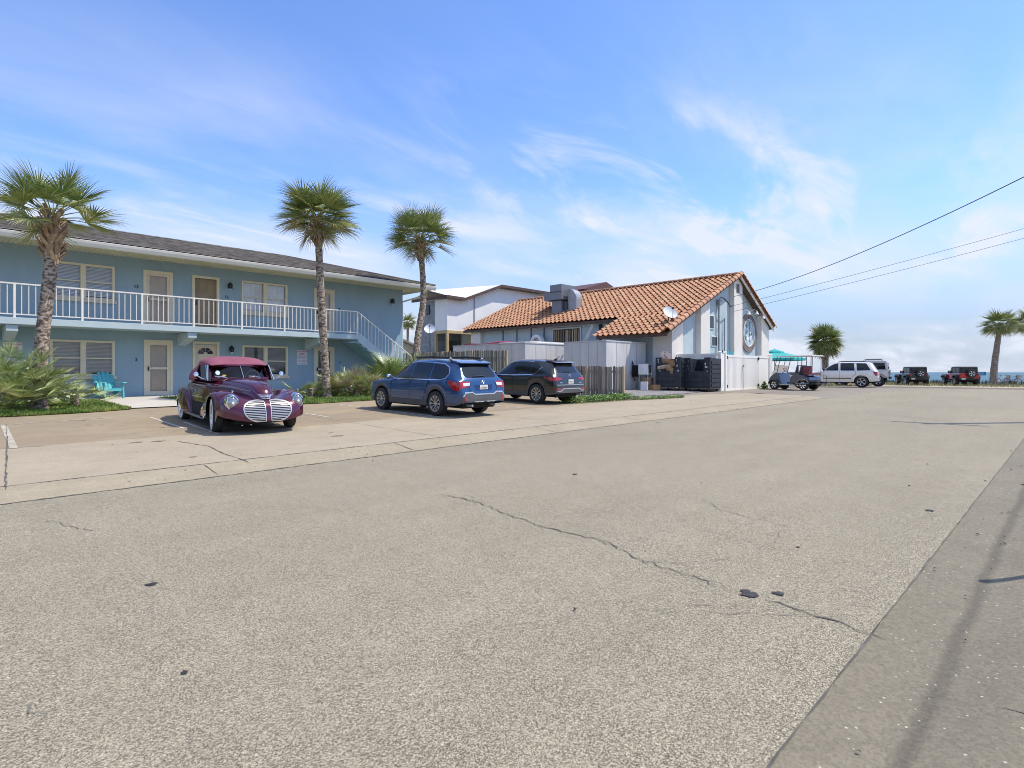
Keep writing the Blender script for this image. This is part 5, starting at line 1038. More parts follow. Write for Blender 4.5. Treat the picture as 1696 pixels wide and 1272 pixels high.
# ---- blue wagon ----
def blue_wagon():
    t=thing('parked_car','blue station wagon with roof rails and grey cladding parked nose to the shrubs','car'); pb=paint('blue_paint',(.004,.058,.175),.25); Wh=(1.40,-1.345); Rw=.35
    T=interp([(-2.46,.52),(-2.44,.66),(-2.40,.80),(-2.36,.98),(-2.25,1.16),(-2.08,1.40),(-1.99,1.50),(-1.85,1.55),(-1.5,1.595),(-.9,1.625),(-.2,1.62),(.1,1.57),(.45,1.42),(1.02,1.10),(1.2,1.05),(1.7,.99),(2.05,.92),(2.24,.84),(2.33,.74),(2.37,.6),(2.385,.48)])
    Bt=interp([(-2.46,.45),(-2.38,.86),(-2.3,1.02),(-1.8,1.03),(-.5,1.0),(.6,.965),(1.1,.955),(1.8,.90),(2.15,.82),(2.385,.4)])
    W=interp([(-2.46,.70),(-2.42,.80),(-2.33,.865),(-2.1,.905),(-1.5,.92),(0,.92),(1.4,.915),(1.9,.88),(2.15,.80),(2.28,.68),(2.35,.55),(2.385,.42)])
    Wr=interp([(-2.2,.60),(-1.9,.60),(-1,.625),(0,.63),(.5,.63),(1.2,.72)])
    L=arch(interp([(-2.46,.42),(-2.2,.34),(-1.8,.30),(-.9,.27),(.9,.27),(1.9,.27),(2.385,.36)]),Wh,.415,Rw)
    b=shell(t,stations(-2.46,2.385,Wh,.415,80),T,Bt,W,Wr,L,pb); sk=Skin([b])
    # cladding: lower band with arches, bumpers
    def clad(v):
        top=[]; 
        for i in range(95):
            x=-2.40+i*4.72/94; z=.40
            for w in Wh:
                d=abs(x-w)
                if d<.50: z=max(z,Rw+math.sqrt(max(0,.48**2-d*d))) if d<.48 else z
            top.append((x,z+.02*(abs(x)<.9)))
        bot=[(x,L(x)+.004) for x,_ in top][::-1]
        m=MB(); rows=[[sk.pt(x,lerp(L(x)+.003,z,k/3),v,.010)[0] for k in range(4)] for x,z in top]; m.grid(rows); rows2=[[p[-1],p[-1]+Vector((0,-.02 if v=='L' else .02,0))] for p in rows]; m.grid(rows2); m.build('cladding',trimg,t,smooth=True,angle=40)
    both(clad)
    sk.decal([(-.84,.37),(.84,.37),(.84,.50),(.70,.66),(.45,.68),(.15,.56),(-.15,.56),(-.45,.68),(-.70,.66),(-.84,.50)][::1],'B',trimg,'rear_bumper',t,.014,rnd=.05)
    sk.strip([(-.78,.58),(-.70,.68),(-.46,.70),(-.36,.64),(.36,.64),(.46,.70),(.70,.68),(.78,.58)],.03,'B',satin,'bumper_trim',t,.02)
    sk.decal([(-.45,.37),(.45,.37),(.45,.45),(-.45,.45)],'B',satin,'skid_plate',t,.022,rnd=.02)
    for s in (1,-1): sk.decal([(s*.66,.46),(s*.74,.46),(s*.74,.58),(s*.66,.58)][::s],'B',redl,'reflector',t,.022)
    # glass
    sk.decal([(-.55,1.10),(.55,1.10),(.60,1.20),(.53,1.42),(.40,1.47),(-.40,1.47),(-.53,1.42),(-.60,1.20)],'B',cglass,'rear_window',t,.006,rnd=.04)
    sp=MB(); sp.prism([(-2.13,1.50),(-1.85,1.565),(-1.60,1.60),(-1.60,1.56),(-1.9,1.48)],'y',-.60,.60); sp.build('spoiler',pb,t,smooth=True,bevel=.015)
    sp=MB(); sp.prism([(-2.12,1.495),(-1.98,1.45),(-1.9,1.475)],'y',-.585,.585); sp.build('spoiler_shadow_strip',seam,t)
    def side(v):
        gl_=[[(.93,1.06),(.35,1.40),(.10,1.475),(-.08,1.50),(-.10,1.035),(.88,1.02)],[(-.16,1.035),(-.14,1.503),(-.75,1.50),(-1.00,1.485),(-1.04,1.045)],[(-1.10,1.05),(-1.06,1.48),(-1.5,1.45),(-1.72,1.36),(-1.84,1.20),(-1.76,1.10),(-1.6,1.055)]]
        for g in gl_: sk.decal(g,v,cglass,'side_window',t,.006,rnd=.03)
        sk.strip([(.98,1.03),(.36,1.425),(.10,1.50),(-.2,1.525),(-.9,1.515),(-1.5,1.475),(-1.74,1.38),(-1.87,1.20),(-1.78,1.08),(-1.6,1.03),(-.8,1.02),(.98,1.01)],.022,v,chrome,'window_trim',t,.010,closed=True)
        for pts in ([(.86,1.0),(.80,.80),(.88,.55),(.86,.35)],[(-.13,1.02),(-.13,.40)],[(-1.02,1.02),(-.98,.80),(-.86,.62),(-.80,.40)],[(.86,.42),(-.85,.42)]): sk.strip(pts,.012,v,seam,'door_seam',t,.003)
        for x in (.0,-.9): sk.strip([(x,.93),(x-.18,.935)],.035,v,pb,'door_handle',t,.03,thick=.03)
        sk.strip([(.72,.50),(-.75,.50)],.05,v,pb,'door_crease',t,.012)
        sk.decal([(2.05,.74),(2.28,.66),(2.25,.80),(1.95,.86)],v,clearl,'headlight',t,.006,rnd=.02)
        s=1 if v=='L' else -1
        sk.decal([(-1.86,1.03),(-2.25,.98),(-2.29,.93),(-2.36,.74),(-2.20,.74),(-1.98,.88)],v,redl,'tail_light',t,.010,rnd=.03)
        sk.decal([(s*.86,.80),(s*.55,.84),(s*.47,1.00),(s*.86,.99)][::s],'B',redl,'tail_light',t,.010,rnd=.03); sk.decal([(s*.74,.87),(s*.52,.88),(s*.49,.96),(s*.74,.95)][::s],'B',clearl,'reverse_light',t,.016,rnd=.02)
        mb=MB(); c=Vector((.80,s*1.02,1.07)); mb.ball(c,.11,12,(.55,1,.72)); mb.box(.76,.84,min(s*.88,s*.95),max(s*.88,s*.95),1.01,1.05); mb.build('mirror',pb,t,smooth=True); mb=MB(); mb.lathe([(0,c.y),(.001,c.y)],4); 
        mb=MB(); mb.ball((.765,s*1.02,1.07),.09,10,(.35,1,.7)); mb.build('mirror_glass',chrome,t,smooth=True)
        mb=MB(); yy=s*.60; mb.tube([(.02,yy,1.575),(-.05,yy,1.65),(-.9,yy,1.675),(-1.62,yy,1.645),(-1.72,yy,1.56)],[.018,.024,.024,.024,.02],8,flat=1.4); mb.build('roof_rail',mat('rail_dark',(.03,.03,.032),.4),t,smooth=True)
        for x in (-.0,-1.62): mb=MB(); mb.tube([(x,yy,1.56),(x-.06,yy,1.645)],[.04,.03],8); mb.build('rail_foot',satin,t)
        wheel(t,Wh[0],s*.80,Rw,.225,.235,10,alloy); wheel(t,Wh[1],s*.80,Rw,.225,.235,10,alloy)
    both(side)
    sk.strip([(-.44,.98),(-.52,.83),(-.44,.66)],.012,'B',seam,'tailgate_seam',t,.003); sk.strip([(.44,.98),(.52,.83),(.44,.66)],.012,'B',seam,'tailgate_seam',t,.003); sk.strip([(-.52,.655),(.52,.655)],.012,'B',seam,'tailgate_seam',t,.003)
    sk.decal([(-.36,.90),(.36,.90),(.30,.74),(-.30,.74)],'B',mat('blue_recess',(.008,.028,.10),.35),'plate_recess',t,.003); plate_(t,sk,0,.82)
    mb=MB(); p,_=sk.pt(0,.97,'B',.012); mb.lathe([(.055,-.006),(.065,0),(.055,.006),(.045,0),(.055,-.006)],20,M=Matrix.Translation(p)@Matrix.Rotation(R(90),4,'Y')@Matrix.Diagonal((.62,1,1,1))); 
    for a,c in ((.02,.01),(-.02,.0),(.0,-.015)): mb.ball((p.x,a,p.z+c),.010,6)
    mb.build('badge',chrome,t,smooth=True)
    mb=MB(); mb.tube([(sk.pt(.30,1.12,'B',.03)[0]),(sk.pt(0,1.13,'B',.03)[0]),(sk.pt(-.12,1.13,'B',.03)[0])],.012,6); mb.build('rear_wiper',blk,t); mb=MB(); mb.box(-2.35,-2.28,.30,.56,.79,.80); 
    for yy in (.62,-.62): sk.strip([(yy-.09,.70),(yy+.09,.70)],.02,'B',chrome,'badge_lettering',t,.008)
    underbits(t,-2.2,2.1,Wh,.92,Rw); mb=MB(); mb.tube([(-2.44,-.45,.33),(-1.9,-.45,.33)],.035,8); mb.tube([(-2.44,.45,.33),(-1.9,.45,.33)],.035,8); mb.build('exhaust',satin,t)
    tilt(t,9.89,13.05,R(90.5),2.5); t.scale=(.908,.908,.908); return t
blue_wagon()
# ---- black crossover ----
def black_suv():
    t=thing('parked_car','black compact crossover with red tail lights parked beside the tall picket fence','car'); pb=paint('black_paint',(.003,.005,.008),.0); Wh=(1.36,-1.34); Rw=.365
    T=interp([(-2.30,.55),(-2.28,.75),(-2.24,.95),(-2.15,1.12),(-1.98,1.38),(-1.88,1.53),(-1.6,1.60),(-.9,1.66),(-.2,1.665),(.15,1.60),(.5,1.42),(1.0,1.14),(1.2,1.09),(1.7,1.02),(2.0,.94),(2.16,.84),(2.24,.68),(2.26,.5)])
    Bt=interp([(-2.30,.45),(-2.2,.98),(-1.9,1.13),(-1.2,1.08),(.6,1.01),(1.1,.98),(1.7,.92),(2.05,.84),(2.26,.4)])
    W=interp([(-2.30,.72),(-2.25,.82),(-2.1,.90),(-1.5,.925),(0,.92),(1.4,.92),(1.85,.87),(2.08,.76),(2.2,.6),(2.26,.42)]); Wr=interp([(-2.1,.55),(-1.8,.58),(-1,.61),(.2,.62),(1.2,.7)])
    L=arch(interp([(-2.30,.42),(-2,.36),(-.9,.29),(.9,.29),(1.8,.30),(2.26,.38)]),Wh,.43,Rw); b=shell(t,stations(-2.30,2.26,Wh,.43,80),T,Bt,W,Wr,L,pb); sk=Skin([b])
    def clad(v):
        m=MB(); rows=[]
        for i in range(95):
            x=-2.24+i*4.42/94; z=.44
            for w in Wh:
                d=abs(x-w)
                if d<.51: z=max(z,Rw+math.sqrt(.51**2-d*d))
            rows.append([sk.pt(x,lerp(L(x)+.003,z,k/3),v,.010)[0] for k in range(4)])
        m.grid(rows); m.grid([[p[-1],p[-1]+Vector((0,-.02 if v=='L' else .02,0))] for p in rows]); m.build('cladding',trimg,t,smooth=True,angle=40)
    both(clad)
    sk.decal([(-.82,.38),(.82,.38),(.82,.60),(-.82,.60)],'B',trimg,'rear_bumper',t,.012,rnd=.04); sk.strip([(-.78,.50),(-.60,.50),(-.45,.58),(.45,.58),(.60,.50),(.78,.50)],.03,'B',satin,'bumper_trim',t,.02)
    for s in (1,-1): sk.decal([(s*.62,.53),(s*.80,.54),(s*.80,.60),(s*.62,.59)][::s],'B',redl,'reflector',t,.02)
    sk.decal([(-.56,1.17),(.56,1.17),(.50,1.42),(.40,1.50),(-.40,1.50),(-.50,1.42)],'B',cglass,'rear_window',t,.006,rnd=.04)
    sp=MB(); sp.prism([(-2.06,1.53),(-1.75,1.60),(-1.5,1.62),(-1.5,1.58),(-1.85,1.50)],'y',-.58,.58); sp.build('spoiler',pb,t,smooth=True,bevel=.015)
    sk.strip([(-.78,.72),(.78,.72)],.02,'B',satin,'tailgate_trim',t,.010)
    def side(v):
        s=1 if v=='L' else -1
        for g in ([(.92,1.10),(.40,1.42),(.12,1.53),(-.05,1.555),(-.08,1.06),(.85,1.055)],[(-.14,1.06),(-.11,1.558),(-.6,1.555),(-.92,1.54),(-.98,1.085)],[(-1.04,1.10),(-.98,1.535),(-1.25,1.50),(-1.46,1.36),(-1.30,1.14)]): sk.decal(g,v,cglass,'side_window',t,.006,rnd=.03)
        sk.strip([(.94,1.045),(-.2,1.045),(-1.05,1.075),(-1.26,1.11),(-1.52,1.37)],.024,v,chrome,'window_trim',t,.010)
        sk.strip([(.94,1.10),(.40,1.445),(.1,1.56),(-.5,1.585),(-1.0,1.56)],.016,v,chrome,'window_trim',t,.010)
        for pts in ([(.86,1.03),(.82,.80),(.88,.45)],[(-.11,1.05),(-.11,.45)],[(-1.0,1.07),(-.95,.85),(-.82,.62)]): sk.strip(pts,.012,v,seam,'door_seam',t,.003)
        for x in (.02,-.88): sk.strip([(x,.95),(x-.18,.955)],.035,v,pb,'door_handle',t,.03,thick=.03)
        sk.decal([(-1.72,1.04),(-2.12,.98),(-2.22,.92),(-2.2,.86),(-1.95,.88)],v,redl,'tail_light',t,.010,rnd=.02); sk.decal([(s*.88,.86),(s*.50,.92),(s*.46,.98),(s*.88,1.0)][::s],'B',redl,'tail_light',t,.010,rnd=.02)
        sk.decal([(1.8,.86),(2.14,.78),(2.12,.70),(1.9,.74)],v,clearl,'headlight',t,.006)
        mb=MB(); mb.ball((.80,s*1.02,1.10),.11,12,(.55,1,.72)); mb.box(.76,.84,min(s*.88,s*.95),max(s*.88,s*.95),1.04,1.08); mb.build('mirror',pb,t,smooth=True)
        wheel(t,Wh[0],s*.80,Rw,.225,.25,10,alloy); wheel(t,Wh[1],s*.80,Rw,.225,.25,10,alloy)
    both(side); plate_(t,sk,0,.84)
    mb=MB(); p,_=sk.pt(0,1.04,'B',.012); mb.lathe([(.06,-.006),(.07,0),(.06,.006),(.05,0),(.06,-.006)],20,M=Matrix.Translation(p)@Matrix.Rotation(R(90),4,'Y')@Matrix.Diagonal((.78,1,1,1))); mb.tube([(p.x,-.055,p.z+.02),(p.x,-.02,p.z+.012),(p.x,0,p.z-.02),(p.x,.02,p.z+.012),(p.x,.055,p.z+.02)],.006,5); mb.build('badge',chrome,t,smooth=True)
    mb=MB(); mb.tube([sk.pt(.22,1.19,'B',.03)[0],sk.pt(-.12,1.20,'B',.03)[0]],.012,6); mb.build('rear_wiper',blk,t); mb=MB(); mb.prism([(-1.55,1.62),(-1.4,1.64),(-1.58,1.70)],'y',-.012,.012); mb.build('antenna',blk,t)
    for yy in (.56,-.56): sk.strip([(yy-.07,.80),(yy+.07,.80)],.018,'B',chrome,'badge_lettering',t,.008)
    underbits(t,-2.05,2.0,Wh,.92,Rw,.26); tilt(t,15.0,14.17,R(90),2.4); t.scale=(.90,.90,.90); return t
black_suv()
# ---- white wagon, far ----
def white_wagon():
    t=thing('parked_car','silver-white five-door four-wheel-drive wagon standing side on behind the golf cart','car'); pb=paint('pearl_white',(.84,.80,.72),.1); Wh=(1.42,-1.36); Rw=.375
    T=interp([(-2.34,.60),(-2.32,.85),(-2.26,1.06),(-2.16,1.25),(-1.95,1.58),(-1.8,1.66),(-1.2,1.70),(-.1,1.70),(.15,1.64),(.5,1.46),(.92,1.17),(1.1,1.12),(1.8,1.06),(2.2,1.0),(2.32,.90),(2.37,.7),(2.38,.5)])
    Bt=interp([(-2.34,.5),(-2.25,.98),(-2.0,1.09),(.9,1.07),(1.2,1.04),(2.0,.97),(2.3,.84),(2.38,.45)]); W=interp([(-2.34,.80),(-2.28,.86),(-2.1,.91),(0,.925),(1.6,.92),(2.1,.88),(2.3,.76),(2.38,.62)]); Wr=interp([(-2.1,.60),(-1,.64),(.2,.65),(1.2,.72)])
    L=arch(interp([(-2.34,.46),(-2,.40),(-.9,.36),(.9,.36),(1.9,.38),(2.38,.44)]),Wh,.44,Rw); b=shell(t,stations(-2.34,2.38,Wh,.44,60),T,Bt,W,Wr,L,pb); sk=Skin([b])
    def side(v):
        s=1 if v=='L' else -1
        for g in ([(.86,1.13),(.42,1.44),(.18,1.57),(-.02,1.60),(-.04,1.11),(.80,1.11)],[(-.17,1.11),(-.15,1.605),(-.92,1.605),(-.98,1.11)],[(-1.12,1.11),(-1.06,1.60),(-1.62,1.58),(-1.88,1.14)]): sk.decal(g,v,cglass,'side_window',t,.006,rnd=.03,res=.12)
        for w in Wh:
            m=MB(); rows=[]
            for i in range(21):
                a=PI*i/20; rows.append([sk.pt(w+q*math.cos(a),Rw+q*math.sin(a),v,o_)[0] for q,o_ in ((.445,.03),(.50,.04),(.56,.005))])
            m.grid(rows); m.build('arch_flare',pb,t,smooth=True,angle=180)
        sk.strip([(.82,.60),(-.78,.60)],.05,v,blk,'door_moulding',t,.02,thick=.02)
        for pts in ([(.86,1.08),(.82,.5)],[(-.1,1.1),(-.1,.42)],[(-1.05,1.1),(-1.02,.85),(-.86,.7)]): sk.strip(pts,.014,v,seam,'door_seam',t,.003)
        sk.decal([(-1.98,1.05),(-2.28,1.02),(-2.30,.80),(-2.12,.78)],v,redl,'tail_light',t,.012,rnd=.02,res=.12); sk.decal([(s*.86,.80),(s*.66,.82),(s*.66,1.04),(s*.86,1.04)][::s],'B',redl,'tail_light',t,.012,res=.12)
        mb=MB(); yy=s*.60; mb.tube([(-.0,yy,1.67),(-.1,yy,1.73),(-1.5,yy,1.73),(-1.62,yy,1.66)],.02,6); mb.build('roof_rail',blk,t); mb=MB(); mb.ball((.80,s*1.03,1.16),.12,10,(.5,1,.8)); mb.build('mirror',blk,t,smooth=True)
        wheel(t,Wh[0],s*.80,Rw,.24,.245,5,alloy); wheel(t,Wh[1],s*.80,Rw,.24,.245,5,alloy)
    both(side); sk.decal([(-.62,1.15),(.62,1.15),(.55,1.52),(-.55,1.52)],'B',cglass,'rear_window',t,.006,rnd=.04,res=.12); sk.strip([(-.80,.62),(.80,.62)],.10,'B',pb,'rear_bumper',t,.05,thick=.04); plate_(t,sk,0,.88)
    underbits(t,-2.1,2.1,Wh,.92,Rw,.30); tilt(t,43.3,11.7,R(100),2.78); return t
white_wagon()
# ---- boxy four-by-fours ----
def boxy(label,c,x,y,ang,roofc,silver=False,spare_c=None):
    t=thing('parked_car',label,'jeep' if not silver else 'car'); pb=paint('paint_'+c[0],c[1],.15); rf=roofc; Wh=(1.30,-1.25); Rw=.41
    mb=MB() # tub with sloping hood
    mb.prism([(-1.95,.62),(-1.95,1.18),(.55,1.18),(.62,1.16),(1.85,1.10),(1.90,1.0),(1.90,.62)],'y',-.76,.76); b=mb.build('body',pb,t,bevel=.04)
    mb=MB(); mb.prism([(-1.93,1.185),(-1.86,1.76),(-1.75,1.80),(-.2,1.80),(.10,1.74),(.50,1.185)],'y',-.70,.70); mb.build('hardtop',rf,t,bevel=.05)
    for s in (-1,1):
        mb=MB()
        for g in ([(-1.75,1.22),(-1.70,1.66),(-.95,1.68),(-.95,1.22)],[(-.82,1.22),(-.82,1.68),(-.32,1.68),(-.32,1.22)],[(-.22,1.22),(-.22,1.68),(.02,1.66),(.38,1.22)]): mb.prism(rounded(g,.04),'y',s*.701 if s>0 else s*.712,s*.712 if s>0 else s*.701)
        mb.build('side_window',cglass,t)
        mb=MB()
        for w,wd in ((1.30,.62),(-1.25,.60)): 
            mb=MB(); pts=[(w-wd*.98,.72),(w-wd*.72,.98),(w-wd*.3,1.04),(w+wd*.4,1.04),(w+wd*.85,.92),(w+wd,.74)]; inn=[(w+wd*.86,.72),(w+wd*.7,.84),(w+wd*.3,.92),(w-wd*.25,.92),(w-wd*.6,.86),(w-wd*.84,.70)]; mb.prism(pts+inn,'y',.74*s if s>0 else -.95,.95 if s>0 else -.74); mb.build('fender',blk if not silver else pb,t,bevel=.02)
        wheel(t,Wh[0],s*.80,Rw,.26,.24,5,alloy); wheel(t,Wh[1],s*.80,Rw,.26,.24,5,alloy)
        mb=MB(); mb.box(.30,.40,s*.80-.07,s*.80+.07,1.20,1.42); mb.tube([(.35,s*.70,1.22),(.35,s*.80,1.25)],.02,5); mb.build('mirror',blk,t,bevel=.02)
        mb=MB(); mb.box(-1.98,-1.951,s*.66-.06,s*.66+.06,.90,1.10); mb.build('tail_light',redl,t); mb=MB(); mb.prism([(-.28,.66),(-.28,1.16),(-.27,1.16),(-.27,.66)],'y',s*.760 if s>0 else s*.764,s*.764 if s>0 else s*.760); mb.prism([(.48,.66),(.48,1.16),(.49,1.16),(.49,.66)],'y',s*.760 if s>0 else s*.764,s*.764 if s>0 else s*.760); mb.build('door_seam',seam,t)
        mb=MB(); mb.tube([(-.8,s*.84,.48),(.8,s*.84,.48)],.045,8); mb.build('side_step',blk,t)
    mb=MB(); mb.prism([(-.60,1.25),(.60,1.25),(.56,1.68),(-.56,1.68)],'x',-1.925,-1.905,M=Matrix.Rotation(0,4,'Z')); mb.build('rear_window',cglass,t)
    mb=MB(); mb.prism([(-.60,1.24),(.60,1.24),(.55,1.64),(-.55,1.64)],'x',.40,.41,M=Matrix.Translation((.10,0,-.0))@Matrix.Translation((.35,0,1.24))@Matrix.Rotation(R(-36),4,'Y')@Matrix.Translation((-.41,0,-1.24))); mb.build('windscreen',cglass,t)
    mb=MB(); mb.box(-2.10,-1.96,-.80,.80,.55,.72); mb.box(1.95,2.12,-.72,.72,.55,.74); mb.build('bumper',blk,t,bevel=.03)
    if not silver:
        w=wheel(t,0,.001,Rw*.93,.22,.24,5,spare_c or alloy,name='spare_wheel'); w.rotation_euler=(0,0,R(90)); w.location=(-2.12,-.12,1.14)
        for ch in w.children:
            if ch.name.startswith('tyre'): pass
        mb=MB(); mb.box(-2.02,-1.951,-.25,.01,1.05,1.2); mb.build('spare_carrier',blk,t); mb=MB(); mb.box(-2.115,-2.101,.35,.65,.58,.70); mb.build('number_plate',plate,t)
    else:
        mb=MB()
        for z in (.85,1.0,1.12): mb.box(-2.0,-1.951,-.78,-.70,z,z+.07)
        mb.build('hinge',blk,t); mb=MB()
        for yy in (-.5,.5): mb.tube([(-1.5,yy,1.80),(-1.5,yy,1.88),(-.3,yy,1.88),(-.3,yy,1.80)],.03,6)
        mb.box(-1.45,-.4,-.42,.42,1.87,1.95); mb.build('roof_rack',mat('rack_grey',(.25,.22,.22),.6),t)
    underbits(t,-1.8,1.8,Wh,.80,Rw,.42,.62); place(t,x,y,ang); return t
hardt=mat('hardtop_black',(.015,.016,.018),.45,var=.2); 
boxy('black open-country four-by-four with a rear spare wheel parked by the sea',('black',(.012,.014,.016)),67.9,11.9,R(27),hardt,spare_c=mat('spare_ring',(.6,.6,.6),.4,metal=.3))
boxy('red four-by-four with a black hardtop parked by the sea',('red',(.50,.015,.022)),69.6,8.3,R(27),hardt,spare_c=mat('spare_white',(.7,.7,.7),.4,metal=.1))
sv=boxy('boxy silver four-by-four with dark windows and a roof rack behind the white wagon',('silver',(.66,.62,.60)),52.3,12.6,R(98),paint('roof_silver',(.55,.55,.56),.15),True); sv.scale=(1,1,1.12)
# ---- purple classic convertible ----
def classic():
    gsv=mat('grille_silver',(.62,.60,.57),.38,metal=.75,var=.05)
    t=thing('classic_car','purple 1940s custom convertible with pink-mauve soft top and twin chrome grilles','car'); pb=mat('plum_paint',(.085,.006,.030),.22,metal=.35,vs=25,var=.08,coat=.7,spec=.6); tp=mat('soft_top',(.215,.06,.095),.9,vs=3,c2=(.27,.085,.125),bump=.3,bs=60); Wh=(1.50,-1.50); Rw=.335
    # centre body: hood, cowl, doors, tail
    T=interp([(-2.55,.42),(-2.50,.56),(-2.35,.72),(-2.0,.88),(-1.5,.98),(-1.0,1.01),(-.2,1.00),(.45,1.01),(.75,1.04),(1.2,1.03),(1.7,.99),(2.0,.93),(2.15,.85),(2.24,.72),(2.27,.60)])
    Bt=interp([(-2.55,.36),(-2.3,.58),(-1.8,.76),(-1,.86),(.4,.86),(.9,.84),(1.6,.80),(2.1,.68),(2.27,.5)])
    W=interp([(-2.55,.25),(-2.45,.42),(-2.2,.60),(-1.8,.72),(-1.2,.78),(-.4,.80),(.3,.78),(.8,.64),(1.3,.48),(1.8,.34),(2.1,.24),(2.22,.16),(2.27,.08)]); Wr=interp([(-2.5,.3),(-1,.6),(.6,.5),(2.2,.1)])
    L=interp([(-2.55,.28),(-2,.24),(1.2,.20),(2.27,.22)]); xs=stations(-2.55,2.27,(),0,70)
    b=shell(t,xs,T,Bt,W,Wr,L,pb,low=.97,wbelt=.96,edge=.6,top_e=2.2)
    # front clip: two fender crowns joined by a low catwalk, rounded nose
    def dome(name,xs,W0,W1,top,L_,ny=40,p=4.2,mt=pb,parent=t,lowy=None):
        rows=[]
        for x in xs:
            a0,a1=W0(x),W1(x); c=(a0+a1)/2; h=(a1-a0)/2; row=[]; l_=L_(x)
            for i in range(ny+1):
                th=PI*i/ny; cc=math.cos(th); ss=math.sin(th); y=c+h*(abs(cc)**(2/p))*(1 if cc>0 else -1); tz=top(x,y); l_=L_(x) if not lowy else lowy(x,y,L_(x)); z=l_+max(0.004,(tz-l_))*(abs(ss)**(2/p)); row.append((x,y,z))
            rows.append(row)
        mb=MB(); mb.grid(rows); n=len(rows[0]); mb.f.append(tuple(range(n))); mb.m.append(0); q=len(mb.v)-n; mb.f.append(tuple(range(q,q+n))[::-1]); mb.m.append(0); return mb.build(name,mt,parent,smooth=True,angle=60)
    fz=interp([(.30,.30),(.40,.50),(.55,.62),(.80,.73),(1.15,.80),(1.5,.815),(1.8,.80),(2.05,.76),(2.22,.69),(2.34,.58),(2.41,.44),(2.44,.30)]); cz=interp([(.4,.3),(1.0,.5),(1.5,.62),(1.9,.66),(2.2,.64),(2.36,.55),(2.44,.30)])
    def ftop(x,y):
        k=math.exp(-((abs(y)-.66)/.25)**2) if abs(y)<.66 else 1-.10*((abs(y)-.66)/.28)**2; return lerp(cz(x),fz(x),k)
    Wf=interp([(.30,.86),(.6,.90),(1.0,.925),(1.5,.935),(1.9,.92),(2.15,.87),(2.3,.76),(2.40,.55),(2.44,.30)]); Lf=arch(interp([(.3,.24),(.9,.24),(1.9,.22),(2.2,.20),(2.44,.24)]),(1.50,),.37,Rw-.01)
    Lf2=lambda x: Lf(x) if x<1.95 else interp([(1.95,.22),(2.44,.22)])(x)
    fx=stations(.30,2.44,(1.50,),.37,60)
    f=dome('front_fenders',fx,lambda x:-Wf(x),lambda x:Wf(x),ftop,Lf,ny=64,p=4.2,lowy=lambda x,y,l:l+sm(1.86,2.0,x)*(.17*min(1,abs(y)/.9)**2.2-.02))
    # rear fenders
    rz=interp([(-2.50,.34),(-2.4,.50),(-2.2,.64),(-1.9,.73),(-1.5,.76),(-1.15,.73),(-.9,.62),(-.74,.44),(-.70,.28)])
    rwo=interp([(-2.5,.62),(-2.3,.78),(-2.0,.88),(-1.5,.95),(-1.1,.94),(-.8,.88),(-.70,.84)]); Lr=arch(interp([(-2.5,.26),(-.7,.22)]),(-1.5,),.30,.20)
    rf=[]
    for s in (1,-1):
        rxs=stations(-2.5,-.70,(-1.5,),.30,40); a=(lambda x:.52) if s>0 else (lambda x:-rwo(x)); c=(lambda x:rwo(x)) if s>0 else (lambda x:-.52); rf.append(dome('rear_fender',rxs,a,c,lambda x,y:rz(x),Lr,ny=30,p=3.2))
        mb=MB(); mb.prism([(-.85,.19),(.50,.19),(.50,.235),(-.85,.235)],'y',.70*s if s>0 else -.90,.90 if s>0 else -.70); mb.build('running_board',pb,t,bevel=.015)
        mb=MB(); mb.tube([(-.95,s*.905,.205),(.55,s*.91,.205),(.98,s*.935,.22),(1.10,s*.94,.30),(1.10,s*.94,.36)],.016,6); mb.build('sill_trim',chrome,t,smooth=True)
    sk=Skin([b,f]+rf); skf=Skin([f]); skb=Skin([b])
    # side trim, door seams
    for v in ('L','R'):
        s=1 if v=='L' else -1
        skb.strip([(.62,.93),(.62,.60),(.55,.28)],.012,v,seam,'door_seam',t,.003); skb.strip([(-.55,.93),(-.58,.60),(-.62,.28)],.012,v,seam,'door_seam',t,.003)
        skb.strip([(-.9,.60),(.1,.605),(.55,.60)],.03,v,chrome,'side_trim',t,.012); skb.strip([(-2.0,.84),(-1,.90),(.5,.90),(1.3,.86),(2.0,.80)],.010,v,mat('gold_pin',(.45,.30,.22),.3,metal=.6),'pinstripe',t,.004)
        mb=MB(); p=skb.pt(-.35,.74,v,.03)[0]; mb.tube([p,p+Vector((.14,0,.0))],.014,6); mb.build('door_handle',chrome,t)
        # wheels, the front ones turned a little
        wheel(t,Wh[0],s*.80,Rw,.20,.225,0,chrome,steer=R(-9),whitewall=True,style=1); wheel(t,Wh[1],s*.79,Rw,.20,.225,0,chrome,whitewall=True,style=1)
        # headlight pods
        hx=skf.pt(s*.70,.60,'F',0)[0].x; c=Vector((hx-.01,s*.69,.60))
        mb=MB(); rows=[]
        for k,(rr,xx) in enumerate(((.150,-.12),(.148,-.01),(.136,.04),(.115,.055),(.112,.035))):
            rows.append([(c.x+xx,c.y+rr*math.sin(a)*.92*(1-.0),c.z+rr*(math.cos(a)+(.16*max(0,math.cos(a))**10)+(-.10*max(0,-math.cos(a))**10))) for a in [2*PI*i/28 for i in range(28)]])
        mb.grid(rows,0,True); hl=mb.build('headlight_bezel',chrome,t,smooth=True)
